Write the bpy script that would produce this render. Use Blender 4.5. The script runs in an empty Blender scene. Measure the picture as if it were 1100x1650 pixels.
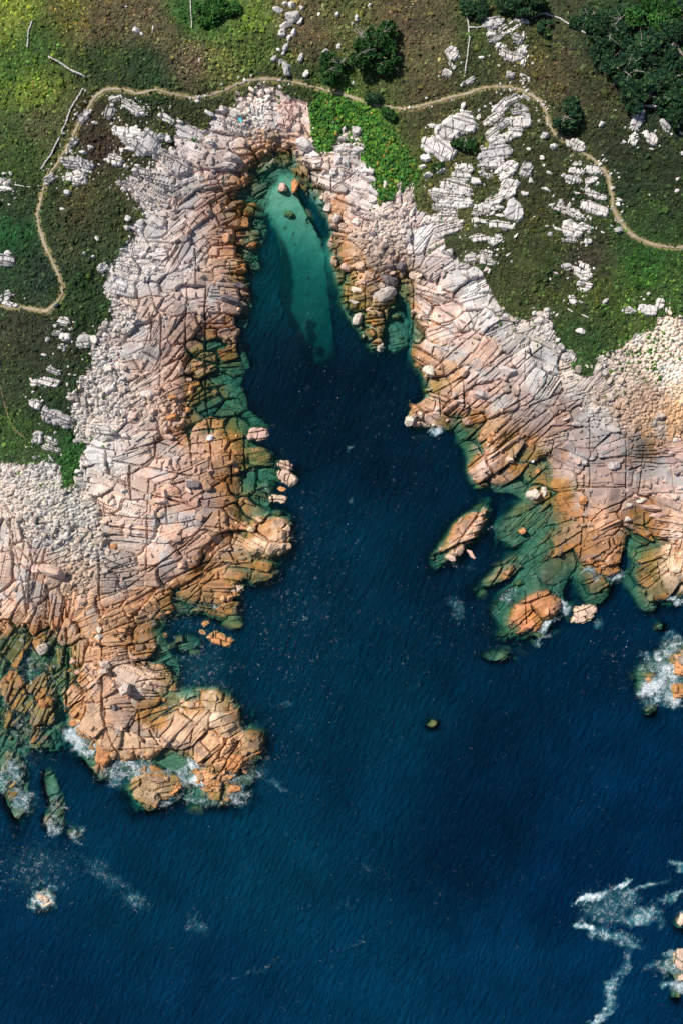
import bpy, math, random
import numpy as np
from mathutils import Vector, Matrix

# ---------------------------------------------------------------- camera, sky, sun, exposure
S = 0.125            # metres per photograph pixel at sea level
HC = 180.0           # camera height
scene = bpy.context.scene
cam_d = bpy.data.cameras.new("camera"); cam = bpy.data.objects.new("camera", cam_d)
scene.collection.objects.link(cam)
cam.location = (0, 0, HC); cam.rotation_euler = (0, 0, 0)
cam_d.sensor_fit = 'VERTICAL'; cam_d.sensor_height = 24.0
cam_d.lens = 24.0 * HC / (1650 * S)
cam_d.clip_start = 1.0; cam_d.clip_end = 2000.0
scene.camera = cam

SUN_EL = 47.0
SUN_DIR = Vector((-0.80, 0.60, 0)).normalized() * math.cos(math.radians(SUN_EL)) + Vector((0, 0, math.sin(math.radians(SUN_EL))))
world = bpy.data.worlds.new("World"); scene.world = world; world.use_nodes = True
wn = world.node_tree.nodes; wl = world.node_tree.links; wn.clear()
sky = wn.new('ShaderNodeTexSky'); sky.sky_type = 'NISHITA'; sky.sun_disc = False
sky.sun_elevation = math.radians(SUN_EL)
sky.sun_rotation = math.atan2(SUN_DIR.x, SUN_DIR.y)
bg = wn.new('ShaderNodeBackground'); bg.inputs['Strength'].default_value = 0.072
wo = wn.new('ShaderNodeOutputWorld')
wl.new(sky.outputs[0], bg.inputs[0]); wl.new(bg.outputs[0], wo.inputs[0])
sl = bpy.data.lights.new("sun", 'SUN'); so = bpy.data.objects.new("sun", sl)
scene.collection.objects.link(so)
sl.energy = 5.0; sl.angle = math.radians(0.55); sl.color = (1.0, 0.95, 0.88)
so.rotation_euler = SUN_DIR.to_track_quat('Z', 'Y').to_euler()
scene.view_settings.view_transform = 'Standard'; scene.view_settings.look = 'None'
scene.view_settings.gamma = 1.0; scene.view_settings.use_curve_mapping = False
scene.view_settings.exposure = 0.22
scene.cycles.max_bounces = 6; scene.cycles.transparent_max_bounces = 12
scene.cycles.sample_clamp_indirect = 4.0

rng = np.random.default_rng(11)
random.seed(5)
def lin(c):
    c = np.asarray(c, float) / 255.0
    return np.where(c <= 0.04045, c / 12.92, ((c + 0.055) / 1.055) ** 2.4)

# ---------------------------------------------------------------- survey of the place, in photograph pixels
SHALLOW = [(-120,1290),(0,1285),(20,1300),(40,1310),(45,1290),(40,1265),(47,1248),(38,1225),(45,1205),(66,1195),(62,1170),(68,1150),(78,1130),(88,1120),(100,1125),
 (104,1150),(105,1170),(107,1190),(120,1215),(140,1240),(160,1262),(175,1258),(190,1245),(215,1258),(225,1290),(240,1305),(262,1300),(280,1288),
 (305,1296),(350,1304),(380,1296),(395,1275),(410,1258),(405,1240),(425,1215),(420,1190),(400,1180),(392,1165),(385,1140),(370,1122),(345,1108),
 (320,1108),(300,1116),(292,1105),(290,1090),(285,1070),(275,1058),(268,1040),(258,1015),(275,1000),(300,990),(330,990),(345,998),(368,1005),(388,1015),
 (390,990),(388,960),(392,938),(420,940),(445,938),(447,915),(440,900),(455,890),(460,870),(457,845),(440,832),(436,800),(430,785),(432,770),
 (434,745),(428,730),(415,712),(400,700),(410,690),(425,682),(412,668),(400,660),(395,640),(385,620),(393,600),(405,590),(395,570),(390,540),(400,520),(405,500),
 (410,480),(402,460),(410,440),(420,430),(415,410),(425,390),(430,370),(425,350),(430,335),(437,320),(440,300),(450,285),(460,272),(470,285),(478,300),
 (490,310),(510,330),(525,350),(530,370),(528,400),(530,420),(535,440),(545,470),(550,490),(560,510),(575,530),(585,550),(600,565),(612,568),(625,555),
 (620,530),(625,500),(640,490),(655,490),(662,520),(660,560),(665,590),(680,610),(685,640),(665,652),(652,680),(665,690),(690,690),(720,695),(735,700),
 (735,715),(750,725),(749,760),(769,787),(809,796),(820,793),(842,805),(856,823),(849,870),(845,885),(820,895),(787,925),(780,943),(795,945),(809,932),
 (842,918),(826,944),(798,965),(791,983),(805,1012),(827,1022),(860,1026),(878,1026),(896,1005),(911,986),(911,961),(918,939),(925,932),(933,957),
 (947,972),(969,975),(987,954),(1002,932),(1004,888),(1012,870),(1018,862),(1020,872),(1016,895),(1016,910),(1009,939),(1020,961),(1038,980),(1056,988),
 (1064,975),(1085,979),(1100,968),(1260,960),(1260,-130),(-120,-130)]
WET = [(-120,1035),(0,1030),(60,1028),(100,1010),(110,1040),(105,1060),(108,1100),(110,1140),(112,1165),(130,1185),(150,1200),(152,1235),(165,1245),(180,1235),
 (180,1212),(195,1222),(205,1215),(235,1225),(260,1222),(290,1215),(303,1200),(312,1205),(325,1235),(345,1245),(360,1243),(375,1225),(370,1205),(385,1190),
 (380,1160),(370,1135),(355,1128),(330,1125),(305,1130),(285,1140),(262,1155),(245,1162),(240,1150),(262,1130),(262,1115),(280,1105),(278,1085),(265,1070),
 (240,1062),(225,1050),(235,1040),(215,1025),(225,1005),(250,985),(285,962),(300,966),(335,975),(365,988),(386,968),(386,930),(345,926),(330,918),(350,900),
 (378,880),(384,860),(388,820),(386,800),(390,770),(394,740),(392,705),(375,700),(345,692),(310,690),(305,660),(300,640),(310,600),(305,560),(330,550),
 (365,545),(385,530),(395,500),(398,470),(393,440),(407,420),(402,400),(393,370),(388,340),(398,310),(405,290),(425,265),(445,252),(460,246),(475,252),
 (482,280),(502,310),(522,325),(533,345),(534,380),(534,400),(548,420),(560,440),(552,455),(558,480),(578,500),(592,520),(600,545),(605,560),(615,555),
 (616,530),(619,500),(632,470),(650,455),(663,470),(664,500),(666,540),(662,560),(668,580),(682,600),(692,620),(695,640),(670,650),(655,670),(660,685),
 (680,688),(720,692),(735,683),(745,688),(765,690),(772,712),(760,740),(757,762),(775,775),(800,765),(812,742),(826,715),(845,722),(868,735),(885,740),
 (890,770),(885,788),(905,800),(925,800),(935,820),(935,850),(936,880),(950,915),(962,930),(985,935),(997,915),(999,880),(1008,850),(1015,838),
 (1030,835),(1045,850),(1055,870),(1065,882),(1058,895),(1035,905),(1045,918),(1055,930),(1065,950),(1085,960),(1100,963),(1260,955),(1260,-130),(-120,-130)]
HEATH = [(-120,765),(0,745),(20,745),(45,752),(75,742),(98,750),(100,790),(120,785),(125,760),(140,715),(118,705),(125,690),(118,670),(115,640),(130,625),
 (140,600),(150,580),(148,560),(155,540),(165,520),(180,515),(178,490),(168,470),(165,455),(172,440),(180,428),(195,400),(218,385),(210,367),(235,349),
 (225,325),(204,309),(195,290),(218,276),(250,268),(251,255),(266,247),(285,233),(278,200),(300,196),(335,211),(343,190),(345,176),(378,171),(385,156),
 (408,147),(419,136),(441,140),(463,154),(480,162),(495,165),(499,187),(503,224),(510,245),(532,249),(539,238),(543,216),(552,205),(583,213),(586,238),(583,256),
 (605,275),(605,304),(612,325),(630,318),(641,304),(663,293),(666,318),(672,336),(690,345),(720,342),(735,348),(745,360),(730,365),(712,368),(715,385),
 (720,405),(745,425),(768,432),(776,440),(787,465),(805,494),(827,513),(850,518),(868,500),(885,505),(893,549),(896,560),(918,571),(925,593),(936,604),(951,604),(965,582),
 (980,575),(1009,556),(1027,538),(1053,531),(1058,516),(1067,509),(1100,512),(1260,510),(1260,-130),(-120,-130)]
SAND = [(432,337),(449,370),(456,407),(456,441),(452,475),(466,508),(479,539),(489,572),(500,589),(523,587),(543,572),(537,552),(537,532),(531,498),
 (528,465),(523,438),(523,407),(515,387),(506,370),(497,352),(489,338),(478,318),(472,292),(460,283),(450,295),(440,315)]
PATH = [(-90,490),(0,494),(36,495),(76,502),(91,489),(102,473),(100,458),(91,433),(75,400),(65,371),(60,349),(65,324),(73,291),(91,265),(109,236),(125,204),(140,178),
 (156,153),(175,143),(204,145),(225,151),(251,144),(276,151),(316,159),(353,149),(385,135),(400,130),(423,127),(455,129),(485,135),(521,144),(554,153),
 (586,164),(608,170),(630,173),(652,176),(677,171),(714,160),(750,151),(784,140),(820,140),(845,147),(867,160),(878,175),(882,196),(893,215),(915,229),(936,244),
 (962,262),(980,284),(985,313),(987,335),(998,356),(1016,378),(1042,391),(1071,398),(1100,399),(1240,402)]
# seabed and reef humps: x, y, length, width, angle (rising to the right), crest height
HUMPS = [(22,1258,46,120,10,-0.7),(86,1290,26,92,15,-1.0),(250,1272,84,52,10,0.15),(246,1290,52,34,0,-0.4),(355,1272,74,50,0,0.25),(405,1195,44,34,-20,0.3),
 (428,865,62,60,0,1.3),(413,752,46,46,0,-0.25),(412,918,60,46,0,-0.2),(415,800,50,60,0,-0.5),(416,735,40,20,0,0.1),(746,862,84,34,48,1.3),(752,838,44,24,25,-0.7),
 (704,900,22,36,0,-1.0),(858,986,84,50,32,1.0),(800,1058,40,20,0,-1.4),(812,920,110,26,35,-0.9),(697,1168,20,16,0,-0.9),(70,1452,26,26,0,-0.5),(120,1345,22,18,0,-0.7),
 (80,1325,22,30,20,-0.9),(1104,1490,26,40,90,-1.6),(1110,1560,40,70,90,-1.2),(1088,1605,14,20,0,-0.3),(1080,1078,50,50,20,-1.1),(1098,1055,30,46,90,1.2),(1042,1098,30,40,0,0.2),
 (1096,1112,30,30,0,0.8),(1048,1145,20,20,0,-1.0),(1063,1010,18,14,0,-1.0),(40,1120,120,150,0,-0.25),(210,1190,110,60,0,2.0),(330,1190,90,70,0,1.6),(60,1075,16,60,90,0.5),(300,1040,40,30,0,-1.3),(455,765,24,60,90,-1.6),
 (850,840,110,60,35,-1.4),(640,530,50,70,0,-1.7)]
# bedrock: x, y, joint angle, slab length, slab width, block length, block width, rubble 0..1, colour as seen
R_ = [(250,290,-24,46,22,20,8,.15,(203,194,190)),(300,230,-22,40,20,18,9,.3,(200,188,186)),(365,210,-15,44,22,16,9,.3,(205,192,188)),(345,265,20,40,20,15,8,.3,(190,172,168)),
 (425,185,-20,30,20,5,4,1,(232,222,214)),(455,185,-35,48,36,24,14,0,(222,200,196)),(430,225,0,22,16,9,7,.7,(214,170,130)),(448,248,0,30,20,9,7,.5,(196,130,62)),(410,265,30,26,14,10,6,.3,(196,150,110)),
 (200,345,-20,30,16,9,6,.7,(205,198,196)),(240,370,-25,34,18,14,7,.4,(204,196,194)),(200,440,-25,40,20,12,6,.5,(206,198,197)),(180,400,0,20,15,8,6,.7,(200,195,190)),(250,430,-10,30,18,11,6,.6,(206,198,196)),
 (300,340,35,42,16,16,6,.1,(192,176,172)),(300,420,62,50,18,20,7,.1,(206,190,186)),(330,340,40,40,14,16,6,.1,(182,150,136)),(370,330,20,30,16,13,6,.2,(178,134,92)),(395,330,-5,30,16,14,7,.1,(150,112,48)),
 (380,400,0,36,22,16,8,.2,(204,140,92)),(355,440,5,44,26,18,9,.1,(202,160,130)),(395,430,-20,30,20,12,8,.1,(170,122,62)),(365,500,0,46,20,18,9,.1,(196,160,144)),(340,480,-5,40,22,18,8,.1,(170,150,146)),
 (250,500,60,44,24,18,9,.2,(205,180,168)),(250,540,55,44,26,18,9,.1,(180,158,152)),(200,520,-20,26,16,10,6,.7,(205,196,190)),(280,570,58,50,26,20,10,.1,(196,162,146)),(250,600,30,52,34,26,16,0,(214,182,162)),
 (290,610,30,50,34,26,18,0,(198,160,142)),(330,570,10,30,20,12,8,.2,(172,116,50)),(330,630,15,36,24,14,10,.1,(160,120,50)),(370,600,10,34,20,14,8,.1,(110,112,62)),(380,660,10,34,20,14,8,.1,(116,112,60)),
 (160,600,0,20,15,7,5,1,(204,196,190)),(190,660,-30,24,16,9,6,.9,(200,192,186)),(140,560,0,30,20,10,8,.5,(200,193,186)),(230,660,30,30,22,13,9,.6,(206,180,164)),(280,665,40,26,16,11,8,.8,(204,162,132)),
 (160,700,-10,44,26,20,10,.2,(204,198,192)),(120,690,0,20,15,7,5,1,(200,195,188)),(30,770,0,16,12,5,4,1,(206,197,190)),(80,800,0,16,12,5,4,1,(200,194,186)),(120,830,0,18,14,7,5,1,(192,190,182)),(50,850,-30,22,16,7,5,.9,(200,190,182)),
 (180,750,-8,50,22,24,11,.1,(210,198,190)),(210,700,30,34,20,14,9,.3,(212,196,186)),(270,720,32,60,34,34,20,0,(200,160,140)),(330,720,20,60,38,34,24,0,(196,148,118)),(350,670,20,50,30,22,16,0,(176,122,50)),(380,720,15,50,34,26,20,0,(190,128,60)),
 (240,770,30,60,34,30,18,0,(202,166,150)),(210,790,-6,50,30,26,16,.1,(216,192,178)),(200,840,-8,52,24,28,12,0,(222,192,174)),(250,830,-8,50,28,26,15,0,(222,188,166)),(310,800,25,60,30,30,18,0,(190,150,132)),(360,790,10,44,28,22,14,.1,(176,124,70)),
 (250,880,-10,56,24,30,11,0,(220,184,162)),(320,850,-20,50,28,26,13,0,(188,154,140)),(340,870,38,60,20,28,10,0,(206,162,126)),(375,840,-30,44,30,26,14,0,(214,162,112)),(290,890,38,64,20,26,9,0,(188,150,132)),(200,930,0,46,26,22,10,.1,(178,162,156)),
 (260,930,30,56,26,26,14,0,(204,166,140)),(330,930,28,50,22,24,10,0,(184,130,70)),(230,970,30,46,22,20,10,.1,(206,156,110)),(300,975,25,40,22,18,10,.1,(150,116,56)),(370,950,-5,50,20,30,11,0,(212,156,106)),(330,985,-8,46,18,24,8,0,(140,116,66)),
 (20,860,80,34,20,14,9,.4,(206,186,172)),(20,900,82,50,26,22,12,.1,(216,190,174)),(60,900,70,44,24,20,12,.3,(202,178,164)),(15,960,60,56,30,24,14,0,(214,174,150)),(60,960,80,48,22,18,10,.1,(196,162,140)),(85,870,0,30,18,12,8,.6,(198,190,180)),
 (120,930,0,20,15,8,6,.9,(188,162,140)),(140,880,0,18,14,7,5,1,(196,182,166)),(100,990,80,40,20,16,10,.2,(208,152,104)),(20,1010,60,46,26,22,14,0,(212,168,132)),(150,1000,20,40,22,16,9,.2,(206,156,112)),(190,1005,25,40,20,16,8,.2,(200,150,104)),
 (40,1060,70,44,30,18,12,0,(170,134,68)),(20,1080,60,44,30,18,12,0,(190,136,80)),(90,1060,80,40,24,16,10,0,(140,124,56)),(60,1120,60,36,24,16,10,0,(130,126,76)),(20,1160,60,30,22,14,10,0,(124,132,96)),
 (160,1050,10,44,26,20,10,.2,(216,160,110)),(220,1020,25,36,20,14,9,.2,(170,124,64)),(200,1080,-15,46,26,20,9,.1,(214,176,150)),(240,1090,-12,46,24,22,10,0,(218,182,152)),(140,1110,50,44,22,16,8,.1,(208,158,116)),
 (200,1150,0,56,44,36,26,0,(190,160,144)),(165,1175,60,44,36,24,16,0,(212,162,120)),(215,1190,0,50,40,34,24,0,(212,170,130)),(270,1190,60,70,50,44,32,0,(228,186,150)),(330,1150,-20,56,34,30,18,0,(222,184,146)),(345,1200,50,60,34,32,16,0,(222,170,118)),
 (260,1230,0,50,34,26,18,0,(190,150,100)),(355,1270,-10,40,26,18,12,0,(200,150,100)),(250,1275,-10,40,26,20,12,0,(180,150,110)),(160,1230,60,40,26,20,14,0,(200,150,110)),
 (430,860,-30,50,34,28,12,0,(232,190,150)),(415,750,0,60,50,40,30,0,(150,120,60)),(412,920,-5,40,24,20,12,0,(130,120,66)),(415,800,-20,40,24,20,12,0,(120,116,64)),
 (480,290,-60,34,20,14,8,.3,(160,110,36)),(500,250,-15,50,22,22,10,0,(224,208,202)),(525,275,-18,56,22,26,8,0,(224,212,208)),(575,300,-28,64,24,30,9,0,(222,212,210)),(560,250,0,40,26,18,13,.3,(200,192,190)),(600,330,-30,54,24,26,9,.1,(212,200,198)),
 (530,330,0,30,20,12,9,.6,(208,178,156)),(560,370,-15,30,22,14,9,.5,(206,174,150)),(620,370,0,20,15,7,5,1,(216,202,194)),(650,340,60,20,15,7,5,.9,(210,192,184)),(610,400,0,24,18,10,8,.7,(184,162,152)),(640,420,0,24,18,12,9,.7,(180,152,136)),
 (560,410,10,36,20,16,9,.3,(206,162,120)),(590,440,10,40,22,18,10,.2,(196,156,106)),(620,450,20,40,26,20,12,.2,(176,150,130)),(580,480,5,40,20,18,9,.1,(166,136,70)),(610,520,10,40,22,20,10,.1,(176,148,90)),(645,460,60,30,20,10,8,.4,(156,126,60)),
 (690,350,30,50,22,24,9,.2,(210,200,196)),(680,385,48,54,20,26,9,0,(214,206,202)),(710,400,30,44,24,22,11,.1,(204,196,194)),(740,440,10,36,22,16,9,.3,(206,200,198)),(700,440,25,50,26,22,10,.1,(218,196,188)),(690,480,-40,50,22,22,8,.1,(224,196,184)),
 (680,530,-42,60,22,26,8,0,(226,194,176)),(720,500,10,60,22,26,8,0,(220,194,182)),(760,480,20,36,22,14,8,.4,(208,202,200)),(780,510,30,32,22,11,8,.6,(206,200,196)),(740,550,42,56,24,24,10,0,(196,168,158)),(690,580,-35,50,24,24,10,0,(222,184,156)),
 (700,620,-10,36,24,16,10,.1,(190,140,76)),(720,600,42,56,22,26,8,0,(198,150,100)),(780,560,40,56,30,26,14,0,(214,182,164)),(770,620,38,60,36,30,18,0,(190,162,156)),(820,600,40,60,30,28,14,0,(196,170,160)),(700,665,-35,44,30,26,14,0,(226,192,174)),(725,650,30,50,26,28,11,0,(208,180,166)),
 (820,550,30,40,26,16,10,.3,(204,196,190)),(860,600,75,60,30,26,9,0,(194,188,184)),(880,570,-35,56,30,28,14,0,(204,198,192)),(870,640,60,44,26,18,8,.1,(186,178,174)),(920,610,20,30,20,12,9,.4,(194,188,182)),(840,650,35,50,24,20,9,0,(192,158,142)),
 (760,690,28,56,22,26,10,0,(178,116,50)),(800,690,38,56,20,26,8,0,(206,160,118)),(790,740,40,60,26,28,10,0,(214,184,168)),(840,700,38,56,18,28,8,0,(186,142,112)),(870,670,35,50,24,20,9,0,(160,136,130)),(900,660,30,40,22,16,9,.3,(176,146,130)),
 (930,690,20,50,30,22,12,.2,(180,152,142)),(960,660,0,26,18,11,8,.6,(196,182,174)),(990,620,0,24,18,8,6,.8,(190,172,160)),(960,610,40,36,20,14,8,.5,(190,178,170)),(1010,590,0,20,15,6,5,1,(206,188,172)),(1060,570,0,16,12,4,4,1,(232,216,196)),(1090,600,0,18,14,5,4,.8,(240,228,214)),
 (1040,640,0,16,12,5,4,1,(178,146,124)),(1090,660,0,16,12,4,4,1,(214,168,116)),(1060,690,0,16,12,5,5,1,(196,150,100)),(1000,660,0,20,15,6,5,1,(180,150,126)),(1040,720,0,30,20,8,7,.5,(130,92,36)),(1095,630,0,20,20,5,4,1,(226,200,170)),
 (860,740,38,50,20,22,8,.2,(132,112,52)),(920,740,-12,90,50,40,15,0,(186,162,158)),(970,740,-5,80,50,34,14,0,(160,142,144)),(1000,780,10,80,44,34,12,0,(170,146,142)),(950,790,-15,80,50,36,13,0,(190,166,158)),(985,710,20,44,26,18,11,.3,(172,156,154)),
 (1080,740,-12,80,44,44,14,0,(184,156,152)),(1080,790,-8,80,44,44,16,0,(222,190,176)),(1060,830,-10,60,40,34,14,0,(204,158,128)),(1045,850,-20,60,40,30,16,0,(160,106,56)),(1090,860,40,60,40,26,14,0,(218,186,164)),(1080,920,70,56,26,24,9,0,(226,190,150)),(1045,900,10,50,30,24,12,0,(136,110,52)),(1040,950,40,44,30,20,12,0,(104,112,74)),
 (900,800,30,50,30,24,12,0,(160,106,46)),(930,780,-20,60,30,30,12,0,(196,166,150)),(975,840,30,64,30,30,10,0,(206,158,124)),(950,880,25,60,34,24,12,0,(156,110,58)),(980,900,30,44,22,18,8,0,(202,142,96)),(960,930,20,40,24,18,10,0,(140,112,64)),
 (870,860,38,70,26,32,9,0,(116,104,58)),(890,900,36,70,30,32,11,0,(120,100,62)),(890,940,10,60,30,26,10,0,(142,96,58)),(830,980,40,60,36,34,18,0,(216,142,84)),(870,990,40,60,40,34,20,0,(214,132,68)),(900,975,0,40,26,18,12,0,(176,130,100)),
 (745,865,30,50,24,24,11,0,(216,168,138)),(1080,1080,0,40,30,20,14,0,(190,150,110)),(1095,1540,0,40,30,20,14,0,(190,170,140)),(620,700,20,60,40,26,16,0,(110,100,60)),(420,1150,20,60,40,26,16,0,(120,115,70)),(850,840,38,60,26,28,10,0,(112,104,54))]
# heath colours as seen
V_ = [(20,20,(108,120,50)),(20,120,(66,88,38)),(50,150,(96,110,44)),(110,20,(84,84,44)),(160,40,(88,78,54)),(60,70,(58,80,36)),(220,20,(88,78,58)),(170,100,(50,66,36)),(230,100,(44,62,38)),(240,140,(42,60,34)),(260,50,(84,78,54)),
 (310,100,(96,84,66)),(340,30,(70,96,44)),(400,30,(86,104,46)),(300,25,(52,84,38)),(350,110,(100,104,56)),(420,80,(76,88,44)),(500,50,(84,74,54)),(480,20,(88,80,56)),(550,30,(78,80,48)),(660,40,(84,74,54)),(700,60,(90,82,58)),
 (680,110,(84,80,54)),(600,140,(72,82,44)),(560,200,(70,128,32)),(620,240,(68,122,30)),(530,180,(66,112,34)),(630,290,(56,98,30)),(660,220,(74,78,44)),(690,150,(72,66,46)),(680,190,(70,70,46)),(760,60,(60,72,38)),(760,110,(56,62,38)),
 (860,60,(66,68,42)),(860,110,(74,68,44)),(900,130,(72,68,46)),(960,150,(58,60,40)),(930,210,(56,60,40)),(1000,230,(46,52,34)),(1080,300,(42,52,32)),(1000,300,(42,54,34)),(1040,350,(46,64,34)),(960,60,(52,62,42)),(1000,40,(40,60,38)),
 (1060,60,(30,56,40)),(1080,130,(26,50,38)),(1040,130,(44,50,38)),(900,30,(60,64,42)),(880,280,(52,56,36)),(880,400,(56,64,36)),(800,430,(56,62,36)),(940,420,(56,56,42)),(1040,430,(46,78,32)),(1090,470,(58,80,40)),(960,470,(60,70,36)),(1000,500,(54,72,34)),
 (940,560,(50,70,38)),(850,480,(60,68,38)),(1040,520,(66,82,40)),(750,400,(66,70,44)),(700,320,(78,78,48)),(720,240,(70,70,42)),(830,200,(60,64,38)),(860,330,(56,58,36)),
 (20,220,(60,74,40)),(70,200,(80,84,52)),(40,260,(52,70,34)),(100,280,(60,72,38)),(160,230,(58,46,38)),(220,170,(48,56,34)),(160,200,(60,54,40)),(130,330,(64,62,40)),(180,340,(56,62,38)),(200,300,(62,66,40)),(120,400,(54,62,40)),(170,420,(50,62,38)),
 (20,380,(30,70,36)),(30,330,(42,56,34)),(40,430,(36,54,36)),(70,440,(32,48,36)),(130,470,(42,62,34)),(30,540,(50,54,38)),(80,560,(48,54,38)),(30,620,(48,58,38)),(90,650,(42,58,36)),(120,740,(40,76,34)),(30,710,(52,74,38)),(60,740,(56,72,42)),(250,200,(58,62,40)),(300,180,(48,54,34)),(330,160,(60,66,40)),(440,140,(60,68,42)),(490,160,(50,60,36))]
# foam and painted sun-glint flecks: x, y, length, width, angle, strength
FOAM_GLINT = [(70,1450,44,44,0,.9),(470,960,200,420,0,.16),(320,1090,150,220,0,.24),(60,1400,160,120,0,.24),(430,1180,120,200,0,.14),(820,1020,160,120,0,.12),(1000,1050,120,140,0,.12),(600,700,300,260,0,.07),(700,1000,200,200,0,.10),(300,980,160,90,0,.24),(50,1080,110,130,0,.34),(40,1180,90,140,0,.34),(425,900,60,100,0,.26),(890,900,140,140,0,.22),(1094,1560,24,110,90,.6),(120,1190,30,50,30,.9),(150,1205,44,30,-20,.8),(130,1178,26,20,0,.9),(185,1245,50,50,0,.55),(215,1235,60,26,-10,.7),(245,1250,100,40,0,.6),(318,1255,30,34,0,1.3),(313,1225,24,40,0,.8),(290,1250,50,50,0,.6),(370,1250,60,26,0,.6),(400,1205,50,50,0,.6),
 (385,1180,30,50,40,.7),(385,1280,50,40,0,.55),(270,1280,80,40,0,.5),(330,1290,80,24,0,.5),(410,1245,60,30,0,.35),(125,1155,20,26,0,.5),(20,1240,40,60,0,.6),(35,1290,40,60,0,.6),(5,1265,30,50,0,.6),(85,1300,30,80,10,.4),(80,1330,34,30,0,.65),(120,1345,24,30,0,.6),
 (70,1452,40,38,0,.85),(450,1265,60,10,-25,.35),(460,1135,30,14,0,.3),(170,1410,150,26,-35,.28),(215,1450,60,26,-20,.42),(320,1490,60,30,-35,.35),(60,1400,130,60,20,.12),
 (820,960,40,26,40,.5),(885,1005,50,20,40,.85),(903,975,24,26,0,.8),(870,1028,40,12,20,.5),(805,990,20,30,0,.3),(965,1003,16,20,0,.45),(955,922,40,20,0,.6),(990,930,30,20,30,.7),(975,890,40,14,45,.4),(1045,935,40,14,-60,.7),(1080,965,60,14,-15,.75),(1040,905,20,16,0,.5),
 (720,905,30,8,0,.3),(712,895,24,20,0,.2),(735,980,30,50,0,.35),(700,690,20,14,0,.8),(775,850,14,50,90,.4),(735,910,60,10,-10,.3),(870,930,60,30,0,.3),(905,770,20,8,0,.3),
 (1080,1085,60,60,0,.85),(1055,1108,50,34,0,1.0),(1085,1120,40,40,0,.9),(1075,1050,40,50,0,.6),(1060,1070,60,40,0,.6),(1090,1030,40,30,0,.6),(1050,1128,40,26,0,.5),(1055,1060,20,16,0,.9),
 (948,1448,56,10,16,1.1),(1000,1424,34,9,38,1.0),(1015,1432,30,12,-30,.65),(1045,1426,50,8,5,.55),(975,1465,100,70,0,.40),(945,1495,44,13,-22,1.0),(1030,1475,26,60,-65,.68),(985,1505,90,26,-15,.55),(1010,1450,60,50,0,.4),(1085,1445,70,12,12,.55),(1093,1400,12,50,80,.5),(1060,1480,20,30,0,.4),
 (1012,1520,20,50,70,.5),(1000,1560,90,18,60,.42),(983,1600,60,20,65,.6),(965,1640,50,14,45,.7),(1092,1590,22,50,80,.9),(1098,1545,20,60,90,.6),(1095,1480,18,34,0,.5),
 (372,900,16,40,60,.6),(355,935,20,14,0,.6),(350,975,40,14,-20,.4),(360,960,24,30,0,.45),(340,880,30,10,20,.3),(400,905,30,60,0,.25),(440,845,40,8,0,.3),(405,760,10,30,0,.35),(425,790,40,26,0,.3),(300,1035,60,50,0,.16),(400,985,60,50,0,.15),(60,1130,80,80,0,.25),
 (735,1130,30,8,30,.0),(595,1400,20,50,70,.22),(570,1520,120,12,30,.2),(555,1460,30,30,0,.25),(410,1560,90,12,20,.25),(20,1380,60,60,0,.15),(560,720,14,6,30,.4),(562,806,8,12,0,.4),(840,745,14,6,0,.5),(590,495,12,14,0,.3)]

# ---------------------------------------------------------------- fields
def sdf(poly, X, Y):
    P = np.array(poly, float); Q = np.roll(P, -1, 0)
    d2 = np.full(X.shape, 1e12); ins = np.zeros(X.shape, bool)
    for (ax, ay), (bx, by) in zip(P, Q):
        ex, ey = bx-ax, by-ay
        t = np.clip(((X-ax)*ex+(Y-ay)*ey)/(ex*ex+ey*ey+1e-9), 0, 1)
        d2 = np.minimum(d2, (X-ax-t*ex)**2+(Y-ay-t*ey)**2)
        if ay != by:
            c = (ay > Y) != (by > Y)
            ins ^= c & (X < ex*(Y-ay)/(by-ay)+ax)
    return np.where(ins, 1, -1)*np.sqrt(d2)
def linedist(pts, X, Y):
    d2 = np.full(X.shape, 1e12)
    for (ax, ay), (bx, by) in zip(pts[:-1], pts[1:]):
        ex, ey = bx-ax, by-ay
        t = np.clip(((X-ax)*ex+(Y-ay)*ey)/(ex*ex+ey*ey+1e-9), 0, 1)
        d2 = np.minimum(d2, (X-ax-t*ex)**2+(Y-ay-t*ey)**2)
    return np.sqrt(d2)
X0, X1, Y0, Y1 = -90.0, 1190.0, -90.0, 1740.0
class Field:
    """values on a regular grid over the survey, read back bilinearly"""
    def __init__(s, a, step): s.a, s.st = a, step
    def __call__(s, x, y):
        u = np.clip((np.asarray(x, float)-X0)/s.st, 0, s.a.shape[1]-1.001); v = np.clip((np.asarray(y, float)-Y0)/s.st, 0, s.a.shape[0]-1.001)
        i = u.astype(int); j = v.astype(int); fu = u-i; fv = v-j
        if s.a.ndim == 3: fu = fu[..., None]; fv = fv[..., None]
        a = s.a
        return (a[j, i]*(1-fu)+a[j, i+1]*fu)*(1-fv)+(a[j+1, i]*(1-fu)+a[j+1, i+1]*fu)*fv
def grid(step):
    nx = int((X1-X0)/step)+2; ny = int((Y1-Y0)/step)+2
    return np.meshgrid(X0+np.arange(nx)*step, Y0+np.arange(ny)*step)
_lat = {}
def vnoise(x, y, scale, seed):
    if seed not in _lat: _lat[seed] = np.random.default_rng(1000+seed).random((256, 256))*2-1
    L = _lat[seed]
    u = np.asarray(x)/scale+500; v = np.asarray(y)/scale+500
    i = np.floor(u).astype(int); j = np.floor(v).astype(int); fu = u-i; fv = v-j
    fu = fu*fu*(3-2*fu); fv = fv*fv*(3-2*fv)
    i0 = i & 255; i1 = (i+1) & 255; j0 = j & 255; j1 = (j+1) & 255
    return (L[j0, i0]*(1-fu)+L[j0, i1]*fu)*(1-fv)+(L[j1, i0]*(1-fu)+L[j1, i1]*fu)*fv
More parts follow.
